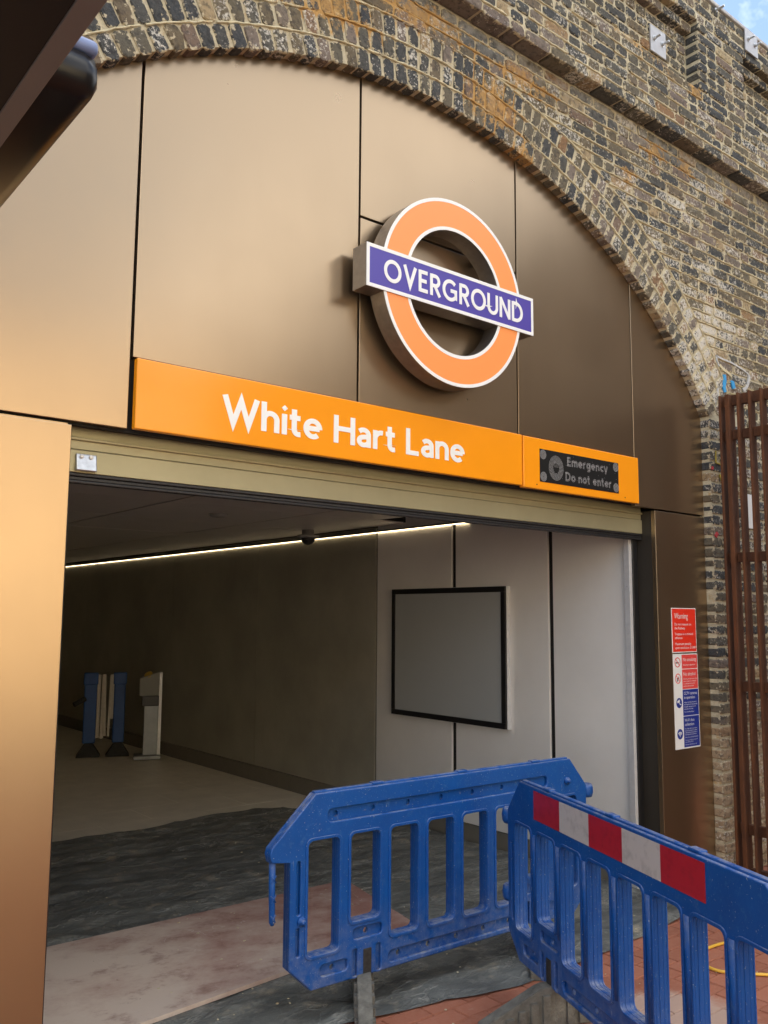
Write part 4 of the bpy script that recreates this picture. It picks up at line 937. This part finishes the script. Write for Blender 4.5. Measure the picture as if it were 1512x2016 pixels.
def barrier_parts():
    outl = [(.0, .918), (1.575, .918), (1.70, .775), (1.70, .25), (1.59, .147), (-.01, .147), (-.118, .25), (-.120, .66), (-.205, .672), (-.212, .705), (-.205, .728)]
    opens = [rrect(c - .0775, c + .0775, .375 if i in (1, 6) else .280, .732, .022) for i, c in enumerate(cs)]
    rec = [rrect(.062, 1.40, .795, .848, .02), rrect(.385, 1.195, .170, .218, .018), rrect(.195, .350, .300, .345, .018), rrect(.030, .170, .190, .235, .018), rrect(1.23, 1.385, .300, .345, .018), rrect(1.41, 1.55, .190, .235, .018),
           rrect(.195, .220, .152, .262, .008), rrect(.318, .343, .152, .262, .008), rrect(1.237, 1.262, .152, .262, .008), rrect(1.36, 1.385, .152, .262, .008), rrect(-.085, -.068, .45, .66, .008), rrect(-.085, -.068, .29, .40, .008), rrect(1.648, 1.665, .30, .64, .008)]
    holes = [arc(.11 + .196 * i, .823, .013, .013, 0, 360, 12)[:-1] for i in range(7)] + [arc(.45 + .17 * i, .195, .012, .012, 0, 360, 12)[:-1] for i in range(5)] + [arc(x, .322, .012, .012, 0, 360, 12)[:-1] for x in (.272, 1.307)] + [arc(x, .212, .011, .011, 0, 360, 12)[:-1] for x in (.10, 1.48)]
    slot = [[(.244, .140), (.296, .140), (.296, .256), (.244, .256)], [(1.284, .140), (1.336, .140), (1.336, .256), (1.284, .256)]]
    bm = bmesh.new()
    for me in (slab(outl, opens + holes, .008, .001, 0), slab(outl, opens + rec, .009, .005, -.016), slab(outl, opens + rec[1:], .009, .005, .016)):
        bm.from_mesh(me); bpy.data.meshes.remove(me)
    for i, c in enumerate(cs):
        zb = .375 if i in (1, 6) else .280; hole = rrect(c - .0775, c + .0775, zb, .732, .022); rim = rrect(c - .0895, c + .0895, zb - .012, .744, .030)
        for off in (-.027, .027):
            me = slab(rim, [hole], .0035, .002, off); bm.from_mesh(me); bpy.data.meshes.remove(me)
    me = bpy.data.meshes.new('panel'); bm.to_mesh(me); bm.free()
    parts = [('panel', me, BLUEP)]
    def pm(name, bm, m_, sm=False):
        bmesh.ops.recalc_face_normals(bm, faces=bm.faces[:]); me = bpy.data.meshes.new(name); bm.to_mesh(me); bm.free()
        if sm:
            for p in me.polygons: p.use_smooth = True
        parts.append((name, me, m_))
    bm = bmesh.new(); box(bm, .0, 1.57, -.012, .012, .905, .926, bev=.005); pm('top_rail', bm, BLUEP)
    for a, b in ((.30, .36), (.80, .86), (1.30, 1.36)):
        bm = bmesh.new(); box(bm, a, b, -.016, .016, .918, .931, bev=.004); pm('stacking_lug', bm, BLUEP)
    bm = bmesh.new(); tube(bm, [(-.188, 0, .69), (-.187, 0, .55), (-.184, 0, .44), (-.183, 0, .428)], .013, 12, taper=[1.1, 1, .95, .6])
    for z in (.455, .53, .605):
        for s in (-1, 1): tube(bm, [(-.199, -.012, z - .014 * s), (-.187, -.0145, z), (-.175, -.012, z + .014 * s)], .0022, 5)
    pm('hook', bm, BLUEP, True)
    for i in range(8):      # rounded ribs on the slats between openings
        if i < 7:
            xm = (cs[i] + cs[i + 1]) / 2
            for s in (1,):
                bm = bmesh.new(); tube(bm, [(xm, s * .012, .30 if i not in (0, 1, 5, 6) else .36), (xm, s * .016, .72)], .019, 10); pm('slat_rib', bm, BLUEP, True)
    for x, z in ((-.063, .426), (1.545, .81)):
        bm = bmesh.new(); lathe(bm, [(.019, 0), (.019, -.010), (.010, -.012), (.010, -.024), (.006, -.027)], (x, -.025, z), 'Y', 16); pm('knob', bm, BLUEP, True)
    for z in (.74, .40):
        bm = bmesh.new(); tube(bm, [(1.725 + .028 * math.cos(a * math.pi / 8), .028 * math.sin(a * math.pi / 8), z) for a in range(16)], .011, 8, closed=True)
        bmesh.ops.scale(bm, vec=(1, 1, 3.2), verts=bm.verts, space=Matrix.Translation((0, 0, -z))); pm('socket', bm, BLUEP, True)
    for i in range(5):
        bm = bmesh.new(); a = 1.43 - .2335 * (i + 1); box(bm, a + .0003, a + .2332, .0252, .0262, .785, .905); pm('reflective_strip', bm, REDR if i % 2 == 0 else WHTR)
    for x in (0.0,):
        bm = bmesh.new(); box(bm, x - .022, x + .022, -.028, .028, .10, .255, bev=.004); pm('foot_tab', bm, FOOTD)
        bm = bmesh.new(); prof = [(-.33, 0), (-.33, .035), (-.08, .150), (-.05, .157), (.05, .157), (.08, .150), (.33, .035), (.33, 0)]
        v0 = [bm.verts.new((x - .030, a, b)) for a, b in prof]; v1 = [bm.verts.new((x + .030, a, b)) for a, b in prof]; bm.faces.new(v0); bm.faces.new(v1[::-1])
        for k in range(8): bm.faces.new((v0[k], v1[k], v1[(k + 1) % 8], v0[(k + 1) % 8]))
        bmesh.ops.recalc_face_normals(bm, faces=bm.faces[:]); bmesh.ops.bevel(bm, geom=bm.edges[:], offset=.003, segments=2, affect='EDGES')
        for k in range(-5, 6):
            if k == 0: continue
            hh = min(.130, .172 - abs(k) * .054 * .46 - .018)
            for s in (-1, 1): box(bm, x + s * .034 - .008, x + s * .034 + .008, k * .054 - .017, k * .054 + .017, .010, hh, bev=.002)
        pm('foot', bm, FOOT)
    return parts
def place_barrier(parts, origin, ang, label, first, turn=(0, 0)):
    root = thing('plastic_barrier', label, 'barrier', origin, 'blue plastic barriers across the entrance'); root.rotation_euler = (0, 0, ang)
    for nm, me, m_ in parts:
        if first: me.materials.clear(); me.materials.append(m_)
        if nm in ('foot', 'foot_tab'):
            for x, tn in zip((.270, 1.310), turn):
                o = bpy.data.objects.new(nm, me); C.objects.link(o); o.parent = root; o.location = (x, 0, 0)
                if nm == 'foot': o.rotation_euler = (0, 0, tn)
            continue
        o = bpy.data.objects.new(nm, me); C.objects.link(o); o.parent = root
        if nm == 'reflective_strip': o['label'] = 'red reflective strip' if m_ is REDR else 'white reflective strip'
    return root
bp = barrier_parts()
place_barrier(bp, (2.1585, 3.1007, 0), math.atan2(-.0322, .9995), 'blue plastic barrier with dusty slotted side facing out across the doorway', True, (RD(-34), RD(-44)))
h22 = RD(22.5); ax = Vector((math.sin(h22), math.cos(h22), 0)); far = Vector((3.068, 2.756, 0)) + ax * 0.0
place_barrier(bp, tuple(far - ax * 1.585), math.atan2(ax.y, ax.x), 'blue plastic barrier in front with a red and white reflective strip', False)

# ------------------------------------------------------------------ corten screen at the right
cf = thing('corten_screen', 'rusty brown steel screen of vertical flat bars beside the brick pier', 'fence', (5.4, 2.0, 0))
y = 2.985; i = 0
obj('end_post', B(5.345, 5.425, 2.962, 2.988, .0, 3.125, bev=.002), CORTEN, cf); obj('end_post', B(5.345, 5.425, 3.02, 3.034, .0, 3.125, bev=.002), CORTEN, cf)
y = 2.985 - .078
while y > -1.0:
    obj('bar', B(5.345, 5.420, y - .012, y, .03, 3.125, bev=.0015), CORTEN, cf); y -= .078
for z in (3.055, 2.825, 2.015, 1.19, .305, .04): obj('rail', B(5.388, 5.424, -1.0, 3.03, z, z + (.07 if z > 3 else .062), bev=.001), CORTEN, cf)
nb = thing('wall_notice', 'white notice glimpsed through the rusty screen bars', 'notice', (5.95, YW, 2.3)); obj('sheet', B(5.80, 5.90, YW - .012, YW - .006, 2.28, 2.52), WHITE, nb)

# ------------------------------------------------------------------ overhead box at the top left corner
ob = thing('overhead_display', 'black overhead box with grey-brown trim edge and lamp at the top left corner', 'overhead box', (-.15, 1.2, 0))
TRIM = mat('trim_taupe', (0.20, 0.20, 0.205), .5, noise=.06); BLKS = mat('soffit_black', (0.010, 0.010, 0.010), .6); LAMPSKY = mat('lamp_sky_tint', (0.16, 0.22, 0.42), .35); LENS = mat('lamp_lens', (0.010, 0.009, 0.009), .3, spec=.3)
obj('soffit', B(-.45, .424, .6, 2.5, 2.603, 2.75), BLKS, ob); obj('trim', B(.4245, .4625, .58, 2.52, 2.600, 2.76, bev=.002), TRIM, ob)
obj('post', B(-.30, -.20, 1.1, 1.25, 0, 2.6, bev=.005), TRIM, ob)
bm = bmesh.new(); box(bm, .40, .600, 1.63, 2.35, 2.672, 2.77, bev=.038); lm = obj('lamp_lens', bm, LENS, ob, True)
bm = bmesh.new(); box(bm, .40, .592, 1.638, 2.352, 2.764, 2.795, bev=.012); obj('lamp_sky_reflection', bm, LAMPSKY, ob, True)  # blue-grey cap: sky reflection on the black lamp's top, put in as colour

# ------------------------------------------------------------------ street behind the camera (lights and is reflected in the metal)
def house(x0, x1, h_, m_, label):
    t_ = thing('terraced_house', label, 'house', ((x0 + x1) / 2, -11, 0), 'houses across the street')
    obj('wall', B(x0, x1, -19, -11, -.03, h_), m_, t_)
    bm = bmesh.new(); v = [bm.verts.new(p) for p in ((x0, -10.8, h_), (x1, -10.8, h_), (x1, -19.2, h_), (x0, -19.2, h_), (x0, -15, h_ + 2), (x1, -15, h_ + 2))]
    for q in ((0, 1, 5, 4), (2, 3, 4, 5), (0, 4, 3), (1, 2, 5)): bm.faces.new([v[k] for k in q])
    obj('roof', bm, SLATE, t_)
    n = int((x1 - x0) / 2.2)
    for s in range(2):
        for k in range(n):
            cx_ = x0 + (x1 - x0) * (k + .5) / n
            wd = obj('window', B(cx_ - .5, cx_ + .5, -11.02, -10.97, 1.0 + 3 * s, 2.5 + 3 * s), WHITE, t_); obj('pane', B(cx_ - .43, cx_ + .43, -10.965, -10.955, 1.07 + 3 * s, 2.43 + 3 * s), GLASS, wd)
house(-14, -3, 6.5, STOCK, 'yellow brick house across the street to the left'); house(-2.9, 9, 6.6, RENDERW, 'cream rendered house across the street opposite the arch')
DBR = mat('dark_brick_far', (.075, .052, .040), .9, noise=.3, nscale=3)
wh = thing('corner_building', 'dark brown brick corner building standing to the right of the entrance', 'building', (15, -5, 0))
obj('wall', B(10.5, 22, -16, 0.2, -.03, 7.6), DBR, wh); obj('roof', B(10.3, 22.2, -16.2, .4, 7.6, 7.85), SLATE, wh)
for k in range(5):
    for s in range(2): wd = obj('window', B(10.46, 10.53, -14.6 + 3 * k, -13.5 + 3 * k, 1 + 3 * s, 2.5 + 3 * s), TRIM, wh); obj('pane', B(10.445, 10.455, -14.53 + 3 * k, -13.57 + 3 * k, 1.07 + 3 * s, 2.43 + 3 * s), GLASS, wd)
